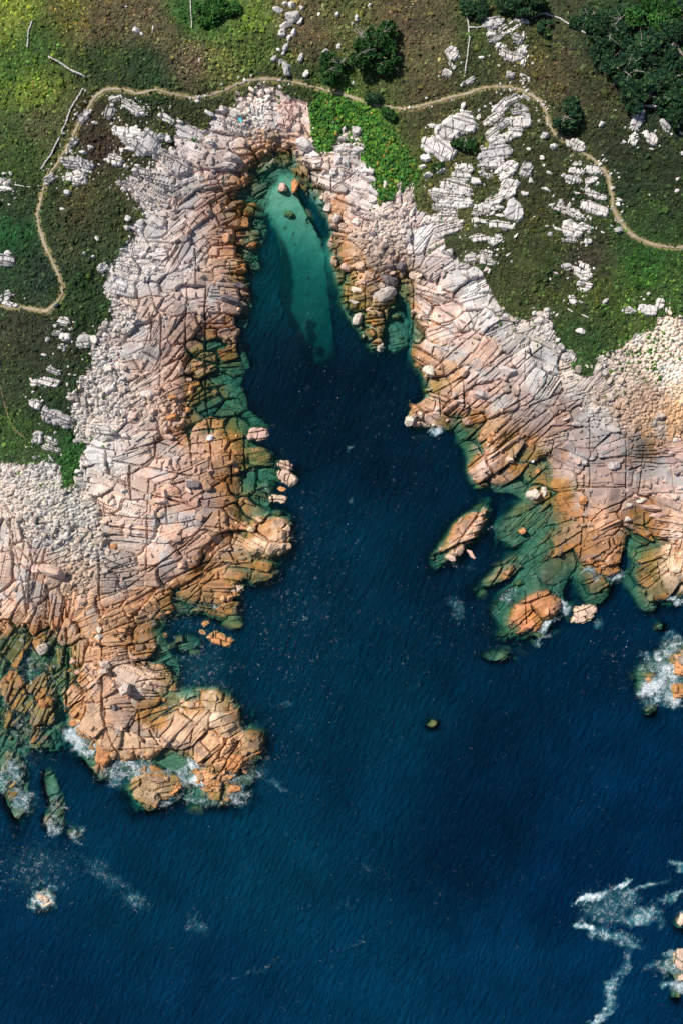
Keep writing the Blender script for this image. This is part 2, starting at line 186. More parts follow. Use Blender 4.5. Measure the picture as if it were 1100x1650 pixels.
def fbm(x, y, scale, seed, octs=4, gain=0.55):
    t = 0; a = 1; n = 0
    for k in range(octs):
        t = t+a*vnoise(x, y, scale/2**k, seed+k*17); n += a; a *= gain
    return t/n
def sstep(a, b, x):
    t = np.clip((x-a)/(b-a), 0, 1); return t*t*(3-2*t)
def idw(pts, vals, X, Y, power=2.0, eps=120.0):
    num = np.zeros(X.shape+(vals.shape[1],)); den = np.zeros(X.shape)
    for (px, py), v in zip(pts, vals):
        w = 1.0/((X-px)**2+(Y-py)**2+eps)**power
        den += w; num += w[..., None]*v
    return num/den[..., None]
CX, CY = grid(4.0)
wx = CX+9*fbm(CX, CY, 60, 1); wy = CY+9*fbm(CX, CY, 60, 2)
cS = sdf(SHALLOW, CX, CY); cW = sdf(WET, CX, CY); cV = sdf(HEATH, CX, CY); cD = sdf(SAND, CX, CY)
cP = linedist(PATH, CX, CY)
f_S, f_W, f_V, f_D, f_P = (Field(a, 4.0) for a in (cS, cW, cV, cD, cP))
rp = np.array([r[:2] for r in R_], float)
rv = np.array([[math.cos(2*math.radians(r[2])), math.sin(2*math.radians(r[2])), r[3], r[4], r[5], r[6], r[7]] for r in R_])
ROCK_K, VEG_K = 0.89, 1.12
rc = np.array([lin(r[8])*ROCK_K for r in R_])
rc = rc*.74+.26*rc.mean(1, keepdims=True)*np.array([1.16, 1.0, .84])
f_R = Field(idw(rp, rv, wx, wy), 4.0)
f_C = Field(idw(rp, rc, CX, CY, 1.8, 200.0), 4.0)
vp = np.array([v[:2] for v in V_], float); vc = np.array([lin(v[2])*VEG_K for v in V_])
f_VC = Field(idw(vp, vc, wx, wy, 2.0, 150.0), 4.0)

def macro(px, py):
    """broad lie of the land, metres above the sea"""
    n1 = 7*fbm(px, py, 26, 5, 4); n2 = 6*fbm(px, py, 26, 9, 4)
    s = f_S(px, py)+n1; w = f_W(px, py)+n2; v = f_V(px, py)
    off = np.clip(-s, 0, None)
    z = -1.75-8.2*(1-np.exp(-off/19))-2.5*np.clip(off/200, 0, 1)
    mid = -1.75*(1-np.clip(s/np.maximum(s-w, 1e-3), 0, 1))**2.0
    z = np.where(s > 0, mid, z)
    up = np.clip(w, 0, None)
    z = np.where(w > 0, np.where(s > 0, 0, z)+0.1+2.6*(1-np.exp(-up/38))+0.012*np.minimum(up, 200), z)
    z = z+np.where(v > 0, 1.4*(1-np.exp(-np.clip(v, 0, None)/120)), 0)
    # sandy floor of the cove
    d = f_D(px, py)
    zs = -1.0-2.3*sstep(300, 470, py)-1.2*sstep(480, 600, py)
    m = sstep(-9, 3, d+3+4*fbm(px, py, 20, 45, 3))
    return np.where(z < zs+1.5, z*(1-m)+zs*m, z)
def humps(px, py, z):
    for (hx, hy, L, W, a, top) in HUMPS:
        c, s = math.cos(math.radians(a)), math.sin(math.radians(a))
        near = (abs(px-hx) < L+W+20) & (abs(py-hy) < L+W+20)
        if not near.any(): continue
        dx = px[near]-hx; dy = -(py[near]-hy)
        u = (dx*c+dy*s)/(L/2); v = (-dx*s+dy*c)/(W/2)
        r = (abs(u)**2.2+abs(v)**2.2)**(1/2.2)+0.42*fbm(px[near], py[near], 24, 31+int(hx) % 5, 4)
        slope = 2.6 if top > -0.6 else 3.4
        h = top+0.35-0.55*r**2+.35*fbm(px[near], py[near], 16, 35, 3)-slope*1.6*np.clip(r-.9, 0, None)
        z[near] = np.maximum(z[near], h)
    return z
ST = 1.4
GX, GY = grid(ST)
MZ = humps(GX, GY, macro(GX, GY))
f_M = Field(MZ[::4, ::4].copy(), ST*4)            # smooth enough to survey positions with

def world(px, py, z=None):
    """photograph pixel -> metres on the ground there (survey corrected for the broad height of the land)"""
    h = np.maximum(f_M(px, py), 0) if z is None else z
    k = S*(HC-h)/HC
    return (np.asarray(px, float)-550)*k, (825-np.asarray(py, float))*k

# ---- joints: the slabs and blocks the bedrock is broken into
def seeds(li, wi, rmul, seedn, tries, keep):
    r = np.random.default_rng(seedn)
    xs = r.uniform(X0, X1, tries); ys = r.uniform(Y0, 1330, tries)
    R = f_R(xs, ys); vs = f_V(xs, ys); ss = f_S(xs, ys)
    ok = (vs < 12) & (ss > -14)
    xs, ys, R = xs[ok], ys[ok], R[ok]
    cell = {}; out = []
    for x, y, q in zip(xs, ys, R):
        a = 0.5*math.atan2(q[1], q[0]); L = q[li]*0.5; W = q[wi]*0.5
        c, s = math.cos(a), math.sin(a)
        g = 14; R0 = int(L*rmul*2/g)+1; gx, gy = int(x//g), int(y//g); bad = False
        for i in range(-R0, R0+1):
            for j in range(-R0, R0+1):
                for (qx, qy) in cell.get((gx+i, gy+j), ()):
                    dx, dy = qx-x, -(qy-y)
                    u = (dx*c+dy*s)/L; v = (-dx*s+dy*c)/W
                    if u*u+v*v < rmul*rmul: bad = True; break
                if bad: break
            if bad: break
        if not bad:
            cell.setdefault((gx, gy), []).append((x, y)); out.append((x, y, a, L, W))
    return out
def cells(sd, reach, p, seedn):
    F1 = np.full(GX.shape, 9.0); F2 = np.full(GX.shape, 9.0); ID = np.full(GX.shape, -1, int)
    SX = GX+1.4*fbm(GX, GY, 26, 71, 3); SY = GY+1.4*fbm(GX, GY, 26, 72, 3)
    for k, (x, y, a, L, W) in enumerate(sd):
        R = L*reach
        i0 = max(0, int((x-R-X0)/ST)); i1 = min(GX.shape[1], int((x+R-X0)/ST)+2)
        j0 = max(0, int((y-R-Y0)/ST)); j1 = min(GX.shape[0], int((y+R-Y0)/ST)+2)
        dx = SX[j0:j1, i0:i1]-x; dy = -(SY[j0:j1, i0:i1]-y)
        c, s = math.cos(a), math.sin(a)
        d = ((abs(dx*c+dy*s)/L)**p+(abs(-dx*s+dy*c)/W)**p)**(1/p)
        f1 = F1[j0:j1, i0:i1]; f2 = F2[j0:j1, i0:i1]; idd = ID[j0:j1, i0:i1]
        n = d < f1
        f2[:] = np.where(n, f1, np.minimum(f2, d)); idd[n] = k; f1[n] = d[n]
    return F1, F2, ID
s1 = seeds(2, 3, 1.75, 3, 16000, 0); s2 = seeds(4, 5, 1.15, 4, 70000, 0)
A1, B1, I1 = cells(s1, 3.6, 4.5, 1); A2, B2, I2 = cells(s2, 2.6, 3.0, 2)
def cellvals(sd, ID, seedn, sig):
    r = np.random.default_rng(seedn); n = len(sd)
    off = r.normal(0, 1, n+1); tx = r.normal(0, sig, n+1); ty = r.normal(0, sig, n+1); col = r.normal(0, 1, (n+1, 3))
    sx = np.array([s[0] for s in sd]+[0]); sy = np.array([s[1] for s in sd]+[0]); w = np.array([s[4] for s in sd]+[5]); l = np.array([s[3] for s in sd]+[5])
    off[-1] = tx[-1] = ty[-1] = 0
    return off[ID], tx[ID]*(GX-sx[ID])+ty[ID]*(GY-sy[ID]), w[ID], l[ID], col[ID]
o1, t1, w1, l1, c1 = cellvals(s1, I1, 21, 0.020); o2, t2, w2, l2, c2 = cellvals(s2, I2, 22, 0.030)
gap1 = (B1-A1)*w1*0.5; gap2 = (B2-A2)*w2*0.5         # pixels to the joint
RR = f_R(GX, GY); rub = RR[..., 6]
# within each slab: its own set of parallel joints, with staggered cross joints
sa = np.array([q[2] for q in s1]+[0.0]); sx1 = np.array([q[0] for q in s1]+[0]); sy1 = np.array([q[1] for q in s1]+[0])
hr = np.random.default_rng(77); n1_ = len(s1)+1
ja = sa+hr.normal(0, .16, n1_); jb = hr.uniform(.75, 1.7, n1_); jl = hr.uniform(.8, 2.2, n1_); jsk = hr.normal(0, .35, n1_); jf = hr.uniform(0, 50, n1_)
fresh = hr.uniform(0, 1, n1_) < .16                        # massive slabs, hardly jointed
ang = ja[I1]; ca, sn = np.cos(ang), np.sin(ang)
qx_ = GX-sx1[I1]+1.6*fbm(GX, GY, 30, 171, 3); qy_ = -(GY-sy1[I1])+1.6*fbm(GX, GY, 30, 172, 3)
uu = qx_*ca+qy_*sn; vv = -qx_*sn+qy_*ca
bw = np.maximum(RR[..., 5], 3.0)*.64*jb[I1]; bl = np.maximum(RR[..., 4], 6)*1.1*jl[I1]
bw = np.round(bw); bl = np.round(bl)
def hsh(a, b, c):
    h = np.sin(a*12.9898+b*78.233+c*37.719)*43758.5453
    return h-np.floor(h)
vq = vv/bw+jf[I1]; vq = vq+.33*np.sin(vq*1.9)+.2*np.sin(vq*4.7+1)
kq = np.floor(vq); fq = vq-kq; dv = np.minimum(fq, 1-fq)*bw
uq = (uu+jsk[I1]*vv)/(bl*(.55+.9*hsh(kq, I1, 1)))+7*hsh(kq, I1, 2); uq = uq+.3*np.sin(uq*2.3)
mq = np.floor(uq); gq = uq-mq; du = np.minimum(gq, 1-gq)*bl*.8
seen_v = hsh(np.round(vq), I1, 9) > .22; seen_u = hsh(np.round(uq), kq, 5) > .30
seen_v &= ~(fresh[I1] & (hsh(np.round(vq), I1, 3) > .3))
gapj = np.minimum(np.where(seen_v, dv, 9), np.where(seen_u, du, 9))
kv = np.where(fresh[I1], 0, kq); mv = np.where(fresh[I1], 0, mq)
hj = hsh(kv, mv, I1)-.5; hc = hsh(kv+3, mv, I1)-.5
JOINTS = []
def jl_(ox, oy, sc, lines):
    for l in lines: JOINTS.append([(ox+x/sc, oy+y/sc) for x, y in l])
jl_(0, 750, 2.75, [[(440,290),(437,600)],[(660,60),(655,180),(655,260),(650,400),(648,490)],[(735,170),(735,265)],[(540,560),(650,480),(860,320),(940,210)],[(700,600),(800,540),(950,440)],[(820,610),(960,480)],
 [(975,200),(980,310)],[(45,300),(80,420),(120,660)],[(130,450),(125,640)],[(205,460),(200,700)],[(295,480),(300,800),(298,1100)],[(108,700),(110,900)],[(215,700),(215,1000)],[(455,740),(450,830)],
 [(490,60),(660,130)],[(575,0),(580,150)],[(490,270),(735,300)],[(460,330),(660,350)],[(660,130),(830,170),(880,200)],[(520,520),(760,410)],[(450,410),(640,480)],[(850,560),(960,430)],[(0,560),(60,600)],[(660,200),(600,250)]])
jl_(0, 400, 2.75, [[(665,290),(672,420)],[(715,290),(708,610)],[(865,0),(870,180)],[(830,160),(820,420)],[(910,180),(905,380),(910,560),(912,700),(925,820)],[(685,840),(685,920),(600,990)],[(835,790),(850,960)],
 [(930,860),(945,1000)],[(570,1000),(580,1100)],[(470,900),(480,1000),(560,1040)],[(505,940),(850,1010)],[(600,600),(700,530),(820,480)],[(640,460),(710,500)],[(810,760),(840,860)],[(560,900),(690,860),(830,810)],[(880,330),(1000,330)],[(660,150),(700,290)]])
jl_(0, 1000, 2.444, [[(265,0),(262,410)],[(400,50),(402,370)],[(545,370),(550,505)],[(590,430),(620,490),(640,500)],[(440,512),(660,505)],[(600,400),(680,345),(770,300)],[(400,370),(440,480),(460,520)],[(760,430),(750,480),(700,500)],[(760,400),(700,350),(640,380)],
 [(780,470),(830,430),(920,400)],[(800,560),(880,500),(950,470)],[(530,160),(610,200),(690,190)],[(410,350),(470,350),(545,370)],[(540,240),(650,230)],[(870,600),(940,480)]])
jl_(350, 100, 2.75, [[(500,430),(505,570)],[(860,700),(870,870),(862,980)],[(880,650),(840,740),(860,800)],[(380,440),(500,500)],[(510,560),(620,480)],[(520,600),(700,680)]])
jl_(350, 450, 2.75, [[(655,0),(655,150)],[(870,0),(868,200),(860,300)],[(118,690),(122,880)],[(60,760),(62,900)],[(900,160),(1000,210),(1100,270)],[(880,60),(1000,140),(1100,200)],[(985,500),(990,600)]])
jl_(700, 400, 2.75, [[(0,530),(100,440),(200,360)],[(400,430),(402,600)],[(130,560),(135,700),(100,760)],[(130,720),(260,620),(380,520),(480,430)],[(200,780),(420,650)],[(400,860),(520,760),(640,670)],[(688,750),(688,1100)],
 [(848,800),(850,1100)],[(930,900),(900,1100)],[(510,930),(530,850)],[(280,880),(430,760)],[(0,640),(140,560)],[(150,600),(300,470)],[(60,640),(150,560)],[(440,870),(520,790),(660,790)],[(700,900),(780,820)],[(405,460),(560,540),(620,520)],[(420,700),(560,640)]])
jl_(700, 750, 2.75, [[(665,0),(660,270)],[(655,270),(630,450),(612,560)],[(400,440),(520,370),(655,290)],[(500,220),(370,320)],[(405,560),(408,700)],[(850,0),(850,120)],[(990,430),(1005,540)],[(430,380),(560,290)],[(860,20),(920,0)],[(660,280),(740,200),(860,150)],[(560,640),(660,560)],[(1050,0),(1060,100)]])
jd = np.full(GX.shape, 99.0); jx = GX+1.5*fbm(GX, GY, 20, 181, 3); jy = GY+1.5*fbm(GX, GY, 20, 182, 3)
for l in JOINTS:
    for (ax, ay), (bx, by) in zip(l[:-1], l[1:]):
        i0 = max(0, int((min(ax, bx)-8-X0)/ST)); i1 = int((max(ax, bx)+8-X0)/ST)+1; j0 = max(0, int((min(ay, by)-8-Y0)/ST)); j1 = int((max(ay, by)+8-Y0)/ST)+1
        x = jx[j0:j1, i0:i1]; y = jy[j0:j1, i0:i1]; ex_, ey_ = bx-ax, by-ay
        t = np.clip(((x-ax)*ex_+(y-ay)*ey_)/(ex_*ex_+ey_*ey_), 0, 1)
        jd[j0:j1, i0:i1] = np.minimum(jd[j0:j1, i0:i1], np.hypot(x-ax-t*ex_, y-ay-t*ey_))
vs = f_V(GX, GY)+7*fbm(GX, GY, 16, 41, 4); ss = f_S(GX, GY); pd = f_P(GX, GY)
veg = sstep(-1.5, 1.5, vs)
sandm = sstep(-10, 10, f_D(GX, GY)+4+13*fbm(GX, GY, 22, 44, 4)-20*sstep(505, 600, GY))*(1-.65*sstep(.05, .4, fbm(GX, GY, 26, 46, 3))*sstep(470, 560, GY))
for (qx, qy, qr) in ((500,520,10),(503,538,10),(515,560,9),(500,555,8),(496,441,3),(484,440,2),(474,388,3),(459,362,4),(473,374,3),(497,352,5)):
    sandm *= 1-0.9*sstep(1.1, 0.6, np.hypot(GX-qx, (GY-qy)*0.8)/qr+0.5*fbm(GX, GY, 7, 47, 3))
rockm = (1-veg)*(1-sandm)*sstep(-40, 0, ss)
hump_rock = sstep(-4.2, -2.4, MZ)*(1-veg)*(1-sandm)
rockm = np.maximum(rockm, hump_rock)
rb = sstep(.46, .82, rub+.22*fbm(GX, GY, 18, 187, 3))        # 0 = jointed slabs, 1 = loose broken blocks
jm = sstep(-0.4, 0.25, fbm(GX, GY, 60, 81, 3))
crack1 = (1-sstep(0.1, 1.9, gap1))*(.25+.75*jm)
crackj = (1-sstep(0.15, 1.35, gapj))*(.25+.75*sstep(-.35, .35, fbm(GX, GY, 34, 83, 3)))
crack2 = (1-sstep(0.1, 1.9, gap2))
crackt = (1-sstep(.3, 1.7, jd))*(.35+.65*sstep(-.4, .2, fbm(GX, GY, 26, 185, 3)))
small = np.clip(l2/14, 0.35, 1.3)
dome2 = np.clip(1-A2, -0.6, 1)
shore = .72*sstep(-1.3, -.3, MZ)*sstep(2.3, .9, MZ)                 # surf-quarried ground: blocks dropped, joints opened
rock = (1-rb)*((.22+.38*shore)*o1+.55*t1-(.6+.9*shore)*crack1+(.46+.75*shore)*hj-(.62+.35*shore)*crackj-(.85+.6*shore)*crackt)+rb*((.24*o2+.5*dome2)*small+t2*1.1-.62*crack2*small)
rock *= .55+.45*sstep(-1.5, -.4, MZ)
rock += 0.10*fbm(GX, GY, 12, 51, 3)+0.45*fbm(GX, GY, 70, 53, 3)
ribs = np.abs(vnoise(vv, uu*0.06, 3.0, 61))
rock += -0.14*(1-rb)*(1-sstep(0, 0.22, ribs))*sstep(0.0, 0.35, fbm(GX, GY, 45, 64, 2))
deep = sstep(-3.0, -0.2, MZ)
Z = MZ+rockm*rock*(0.35+0.65*deep)*sstep(-9, -1.5, MZ)
shr = 0.24*fbm(GX, GY, 7, 91, 3)+0.35*fbm(GX, GY, 40, 94, 3)
Z += veg*(shr*sstep(5, 10, pd)+0.1)
Z += (1-rockm)*(1-veg)*(0.05*fbm(GX, GY, 8, 97, 2)+0.25*fbm(GX, GY, 60, 98, 3))
Z -= 0.12*(1-sstep(3, 9, pd))*veg
f_Z = Field(Z, ST)

# ---- real colour of the ground: zones of lichen, bare granite, weed, sand, soil
C = f_C(GX, GY)
v1_ = (1-rb)*(.09*c1[..., 0]+.30*hc)+rb*.11*c2[..., 0]
warm = (1-rb)*(.05*c1[..., 1]+.10*hj)+rb*.045*c2[..., 1]
C = C*(1+np.clip(v1_, -.40, .36))[..., None]*(1+np.clip(warm, -.2, .2)[..., None]*np.array([.6, -.15, -.7]))
st = sstep(0.12, 0.55, fbm(GX, GY, 30, 101, 4))[..., None]*(1-rb[..., None])
C = C*(1-st*np.array([.24, .27, .24]))
C = C*(1+.16*fbm(GX, GY, 6, 121, 3)[..., None])
gl_ = sstep(.05, .4, fbm(GX, GY, 38, 123, 4))[..., None]*sstep(1.5, 2.9, Z)[..., None]*.75     # grey lichen
C = C*(1-gl_)+gl_*(C.mean(-1, keepdims=True)*np.array([1.02, 1.0, .98]))
def patch(C, zlo, zhi, sc, seed, th, col, amt):
    m = sstep(zlo-.5, zlo+.3, Z)*sstep(zhi+.7, zhi-.5, Z)*sstep(th, th+.16, fbm(GX, GY, sc, seed, 5, .62))*amt
    return C*(1-m[..., None])+m[..., None]*lin(col)*ROCK_K*(1+.3*fbm(GX, GY, 5, seed+3, 2)[..., None])
C = patch(C, -1.8, .9, 34, 131, .0, (132, 114, 58), .75)
C = patch(C, -.5, 1.7, 26, 137, .03, (178, 120, 62), .55)
C = patch(C, -1.8, .6, 20, 141, .14, (66, 74, 46), .7)
C = patch(C, .6, 2.6, 30, 143, .20, (132, 116, 110), .6)
# orange lichen and weed line just above the water
wz = sstep(1.3, 0.1, Z)*sstep(-1.2, 0.3, Z)*sstep(-0.5, 0.35, fbm(GX, GY, 22, 105, 4))
C = C*(1-0.16*wz[..., None])+0.16*wz[..., None]*lin((168, 118, 56))*ROCK_K
ub = sstep(-0.1, -1.3, Z)[..., None]                  # weed on submerged rock
C = C*(1-0.6*ub)+0.6*ub*lin((156, 146, 118))*ROCK_K*(1+0.5*fbm(GX, GY, 9, 107, 3)[..., None])
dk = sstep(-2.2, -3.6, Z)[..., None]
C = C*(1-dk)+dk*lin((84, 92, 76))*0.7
sand_c = lin((196, 196, 164))*0.8*(1+0.06*np.sin((GY*0.92+GX*0.15)/3.4+3*fbm(GX, GY, 40, 111, 2))[..., None]+0.10*fbm(GX, GY, 40, 113, 3)[..., None])
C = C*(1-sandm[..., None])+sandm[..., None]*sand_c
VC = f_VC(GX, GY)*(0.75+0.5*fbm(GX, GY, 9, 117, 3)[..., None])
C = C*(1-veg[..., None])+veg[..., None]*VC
edge = (sstep(6.5, 3.5, pd+2.5*fbm(GX, GY, 8, 119, 3)))[..., None]*veg[..., None]
C = C*(1-edge)+edge*lin((150, 140, 92))*0.75
C = np.clip(C, 0.003, 0.85)

# ---------------------------------------------------------------- materials
def mat(name):
    m = bpy.data.materials.new(name); m.use_nodes = True
    nt = m.node_tree; nt.nodes.clear()
    return m, nt, nt.nodes, nt.links
def node(ns, t, **kw):
    n = ns.new(t)
    for k, v in kw.items(): setattr(n, k, v)
    return n
def attr_mat(name, rough=0.9, fine=6.0, amt=0.25, bump=0.4, bdist=0.05, spec=0.25, mottle=None):
    """a natural surface: its own colour attribute broken up by two noises, with a grained relief"""
    m, nt, ns, ls = mat(name)
    out = node(ns, 'ShaderNodeOutputMaterial'); b = node(ns, 'ShaderNodeBsdfPrincipled')
    ls.new(b.outputs[0], out.inputs[0]); b.inputs['Roughness'].default_value = rough
    b.inputs['Specular IOR Level'].default_value = spec
    at = node(ns, 'ShaderNodeAttribute', attribute_name='Col')
    geo = node(ns, 'ShaderNodeNewGeometry')
    n1 = node(ns, 'ShaderNodeTexNoise'); n1.inputs['Scale'].default_value = fine; n1.inputs['Detail'].default_value = 4
    n2 = node(ns, 'ShaderNodeTexNoise'); n2.inputs['Scale'].default_value = fine*0.17; n2.inputs['Detail'].default_value = 5; n2.inputs['Roughness'].default_value = .65
    for n in (n1, n2): ls.new(geo.outputs['Position'], n.inputs['Vector'])
    mx = node(ns, 'ShaderNodeMath', operation='ADD'); ls.new(n1.outputs[0], mx.inputs[0]); ls.new(n2.outputs[0], mx.inputs[1])
    mr = node(ns, 'ShaderNodeMapRange'); ls.new(mx.outputs[0], mr.inputs[0])
    mr.inputs[1].default_value = 0.65; mr.inputs[2].default_value = 1.35; mr.inputs[3].default_value = 1-amt; mr.inputs[4].default_value = 1+amt
    vm = node(ns, 'ShaderNodeVectorMath', operation='SCALE'); ls.new(at.outputs['Color'], vm.inputs[0]); ls.new(mr.outputs[0], vm.inputs['Scale'])
    src = vm.outputs[0]
    if mottle:
        n3 = node(ns, 'ShaderNodeTexNoise'); n3.inputs['Scale'].default_value = mottle[1]; n3.inputs['Detail'].default_value = 6; n3.inputs['Roughness'].default_value = .7
        ls.new(geo.outputs['Position'], n3.inputs['Vector'])
        r3 = node(ns, 'ShaderNodeMapRange'); ls.new(n3.outputs[0], r3.inputs[0]); r3.inputs[1].default_value = .54; r3.inputs[2].default_value = .68; r3.inputs[4].default_value = mottle[2]
        mm = node(ns, 'ShaderNodeMix', data_type='RGBA', blend_type='MULTIPLY'); ls.new(r3.outputs[0], mm.inputs['Factor']); ls.new(src, mm.inputs['A']); mm.inputs['B'].default_value = mottle[0]
        src = mm.outputs['Result']
    ls.new(src, b.inputs['Base Color'])
    bp = node(ns, 'ShaderNodeBump'); bp.inputs['Strength'].default_value = bump; bp.inputs['Distance'].default_value = bdist
    ls.new(mx.outputs[0], bp.inputs['Height']); ls.new(bp.outputs[0], b.inputs['Normal'])
    return m
M_ground = attr_mat('rock_and_heath_ground', .92, 5.0, .24, .7, .10, mottle=((.62, .55, .52, 1), 1.3, .55))
M_rock = attr_mat('granite', .9, 5.0, .20, .7, .07, mottle=((.60, .58, .56, 1), 1.7, .55))
M_leaf = attr_mat('shrub_foliage', .85, 4.0, .30, .3, .04, .15)
M_path = attr_mat('trodden_earth', .95, 3.0, .22, .5, .04)
M_wood = attr_mat('bark', .9, 8.0, .2, .5, .03)
def plain(name, col, rough=.6):
    m, nt, ns, ls = mat(name)
    out = node(ns, 'ShaderNodeOutputMaterial'); b = node(ns, 'ShaderNodeBsdfPrincipled'); ls.new(b.outputs[0], out.inputs[0])
    n = node(ns, 'ShaderNodeTexNoise'); n.inputs['Scale'].default_value = 9
    r = node(ns, 'ShaderNodeMix', data_type='RGBA'); ls.new(n.outputs[0], r.inputs['Factor'])
    r.inputs['A'].default_value = (*[c*.75 for c in col], 1); r.inputs['B'].default_value = (*col, 1)
    ls.new(r.outputs['Result'], b.inputs['Base Color']); b.inputs['Roughness'].default_value = rough
    return m

# ---------------------------------------------------------------- mesh builders
def mesh_np(name, V, F, material, cols=None, smooth=False, attrs=None):
    V = np.asarray(V, np.float32); F = np.asarray(F, np.int32)
    me = bpy.data.meshes.new(name)
    k = F.shape[1]
    me.vertices.add(len(V)); me.vertices.foreach_set('co', V.ravel())
    me.loops.add(F.size); me.loops.foreach_set('vertex_index', F.ravel())
    me.polygons.add(len(F)); me.polygons.foreach_set('loop_start', np.arange(0, F.size, k, dtype=np.int32))
    me.polygons.foreach_set('loop_total', np.full(len(F), k, np.int32))
    me.polygons.foreach_set('use_smooth', np.full(len(F), smooth, bool))
    if cols is not None:
        a = me.attributes.new('Col', 'FLOAT_COLOR', 'POINT')
        a.data.foreach_set('color', np.concatenate([cols, np.ones((len(V), 1))], 1).astype(np.float32).ravel())
    for n, v in (attrs or {}).items():
        a = me.attributes.new(n, 'FLOAT', 'POINT'); a.data.foreach_set('value', v.astype(np.float32).ravel())
    me.materials.append(material); me.update(calc_edges=True)
    return me
def link(name, me, parent=None, loc=None, **props):
    o = bpy.data.objects.new(name, me); scene.collection.objects.link(o)
    if parent: o.parent = parent
    if loc is not None: o.location = loc
    for k, v in props.items():
        if v: o[k] = v
    return o
def grid_faces(ny, nx):
    i = np.arange(ny*nx).reshape(ny, nx)
    return np.stack([i[1:, :-1], i[1:, 1:], i[:-1, 1:], i[:-1, :-1]], -1).reshape(-1, 4)

# ---------------------------------------------------------------- terrain
WXg, WYg = world(GX, GY)
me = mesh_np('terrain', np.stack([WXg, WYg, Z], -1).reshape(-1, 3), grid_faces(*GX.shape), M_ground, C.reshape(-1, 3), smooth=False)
link('terrain', me, kind='structure')

# ---------------------------------------------------------------- sea
wm, nt, ns, ls = mat('sea_water')
out = node(ns, 'ShaderNodeOutputMaterial')
tr = node(ns, 'ShaderNodeBsdfTransparent'); tr.inputs[0].default_value = (.96, .98, .98, 1)
df = node(ns, 'ShaderNodeBsdfDiffuse'); gl = node(ns, 'ShaderNodeBsdfGlossy'); gl.inputs['Roughness'].default_value = .05
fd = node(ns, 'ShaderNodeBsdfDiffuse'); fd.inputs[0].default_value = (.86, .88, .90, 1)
geo = node(ns, 'ShaderNodeNewGeometry')
mp = node(ns, 'ShaderNodeMapping', vector_type='POINT'); ls.new(geo.outputs['Position'], mp.inputs[0])
mp.inputs['Rotation'].default_value = (0, 0, math.radians(-66))
mp2 = node(ns, 'ShaderNodeMapping', vector_type='POINT'); ls.new(mp.outputs[0], mp2.inputs[0]); mp2.inputs['Scale'].default_value = (.36, 1.0, 1)
w1n = node(ns, 'ShaderNodeTexNoise'); w1n.inputs['Scale'].default_value = 1.15; w1n.inputs['Detail'].default_value = 6; w1n.inputs['Roughness'].default_value = .62; w1n.inputs['Distortion'].default_value = .5
ls.new(mp2.outputs[0], w1n.inputs['Vector'])
bp = node(ns, 'ShaderNodeBump'); bp.inputs['Strength'].default_value = 1.0; bp.inputs['Distance'].default_value = 1.5
ls.new(w1n.outputs[0], bp.inputs['Height'])
ls.new(bp.outputs[0], df.inputs['Normal'])
bp2 = node(ns, 'ShaderNodeBump'); bp2.inputs['Strength'].default_value = 1.0; bp2.inputs["Distance"].default_value = .06
ls.new(w1n.outputs[0], bp2.inputs['Height']); ls.new(bp2.outputs[0], gl.inputs['Normal'])
tb = node(ns, 'ShaderNodeAttribute', attribute_name='murk')
dc = node(ns, 'ShaderNodeAttribute', attribute_name='Col')
dpt = node(ns, 'ShaderNodeAttribute', attribute_name='depth')
ls.new(dc.outputs['Color'], df.inputs[0])
body = node(ns, 'ShaderNodeMixShader'); ls.new(dpt.outputs['Fac'], body.inputs[0]); ls.new(tr.outputs[0], body.inputs[1]); ls.new(df.outputs[0], body.inputs[2])
fr = node(ns, 'ShaderNodeFresnel'); fr.inputs[0].default_value = 1.33; fr.inputs[0].default_value = 1.30
sf = node(ns, 'ShaderNodeMixShader'); ls.new(fr.outputs[0], sf.inputs[0]); ls.new(body.outputs[0], sf.inputs[1]); ls.new(gl.outputs[0], sf.inputs[2])
fo = node(ns, 'ShaderNodeAttribute', attribute_name='foam_glint')
fn = node(ns, 'ShaderNodeTexNoise'); fn.inputs['Scale'].default_value = 1.1; fn.inputs['Detail'].default_value = 9; fn.inputs['Roughness'].default_value = .6; fn.inputs['Distortion'].default_value = .8
ls.new(geo.outputs['Position'], fn.inputs['Vector'])
fr2 = node(ns, 'ShaderNodeTexNoise'); fr2.inputs['Scale'].default_value = .62; fr2.inputs['Detail'].default_value = 3; fr2.inputs['Distortion'].default_value = 1.6
ls.new(geo.outputs['Position'], fr2.inputs['Vector'])
s1n = node(ns, 'ShaderNodeMath', operation='SUBTRACT'); ls.new(fr2.outputs[0], s1n.inputs[0]); s1n.inputs[1].default_value = .5
s2n = node(ns, 'ShaderNodeMath', operation='ABSOLUTE'); ls.new(s1n.outputs[0], s2n.inputs[0])
s3n = node(ns, 'ShaderNodeMath', operation='MULTIPLY_ADD', use_clamp=True); ls.new(s2n.outputs[0], s3n.inputs[0]); s3n.inputs[1].default_value = -9.0; s3n.inputs[2].default_value = 1.0
s4n = node(ns, 'ShaderNodeMath', operation='MULTIPLY'); ls.new(s3n.outputs[0], s4n.inputs[0]); s4n.inputs[1].default_value = .27
s5n = node(ns, 'ShaderNodeMath', operation='MULTIPLY_ADD'); ls.new(fn.outputs[0], s5n.inputs[0]); s5n.inputs[1].default_value = .85; ls.new(s4n.outputs[0], s5n.inputs[2])
a1 = node(ns, 'ShaderNodeMath', operation='MULTIPLY_ADD'); ls.new(fo.outputs['Fac'], a1.inputs[0]); a1.inputs[1].default_value = .44; ls.new(s5n.outputs[0], a1.inputs[2])
r1 = node(ns, 'ShaderNodeMapRange', interpolation_type='SMOOTHSTEP'); ls.new(a1.outputs[0], r1.inputs[0]); r1.inputs[1].default_value = .76; r1.inputs[2].default_value = 1.26; r1.inputs[4].default_value = .85
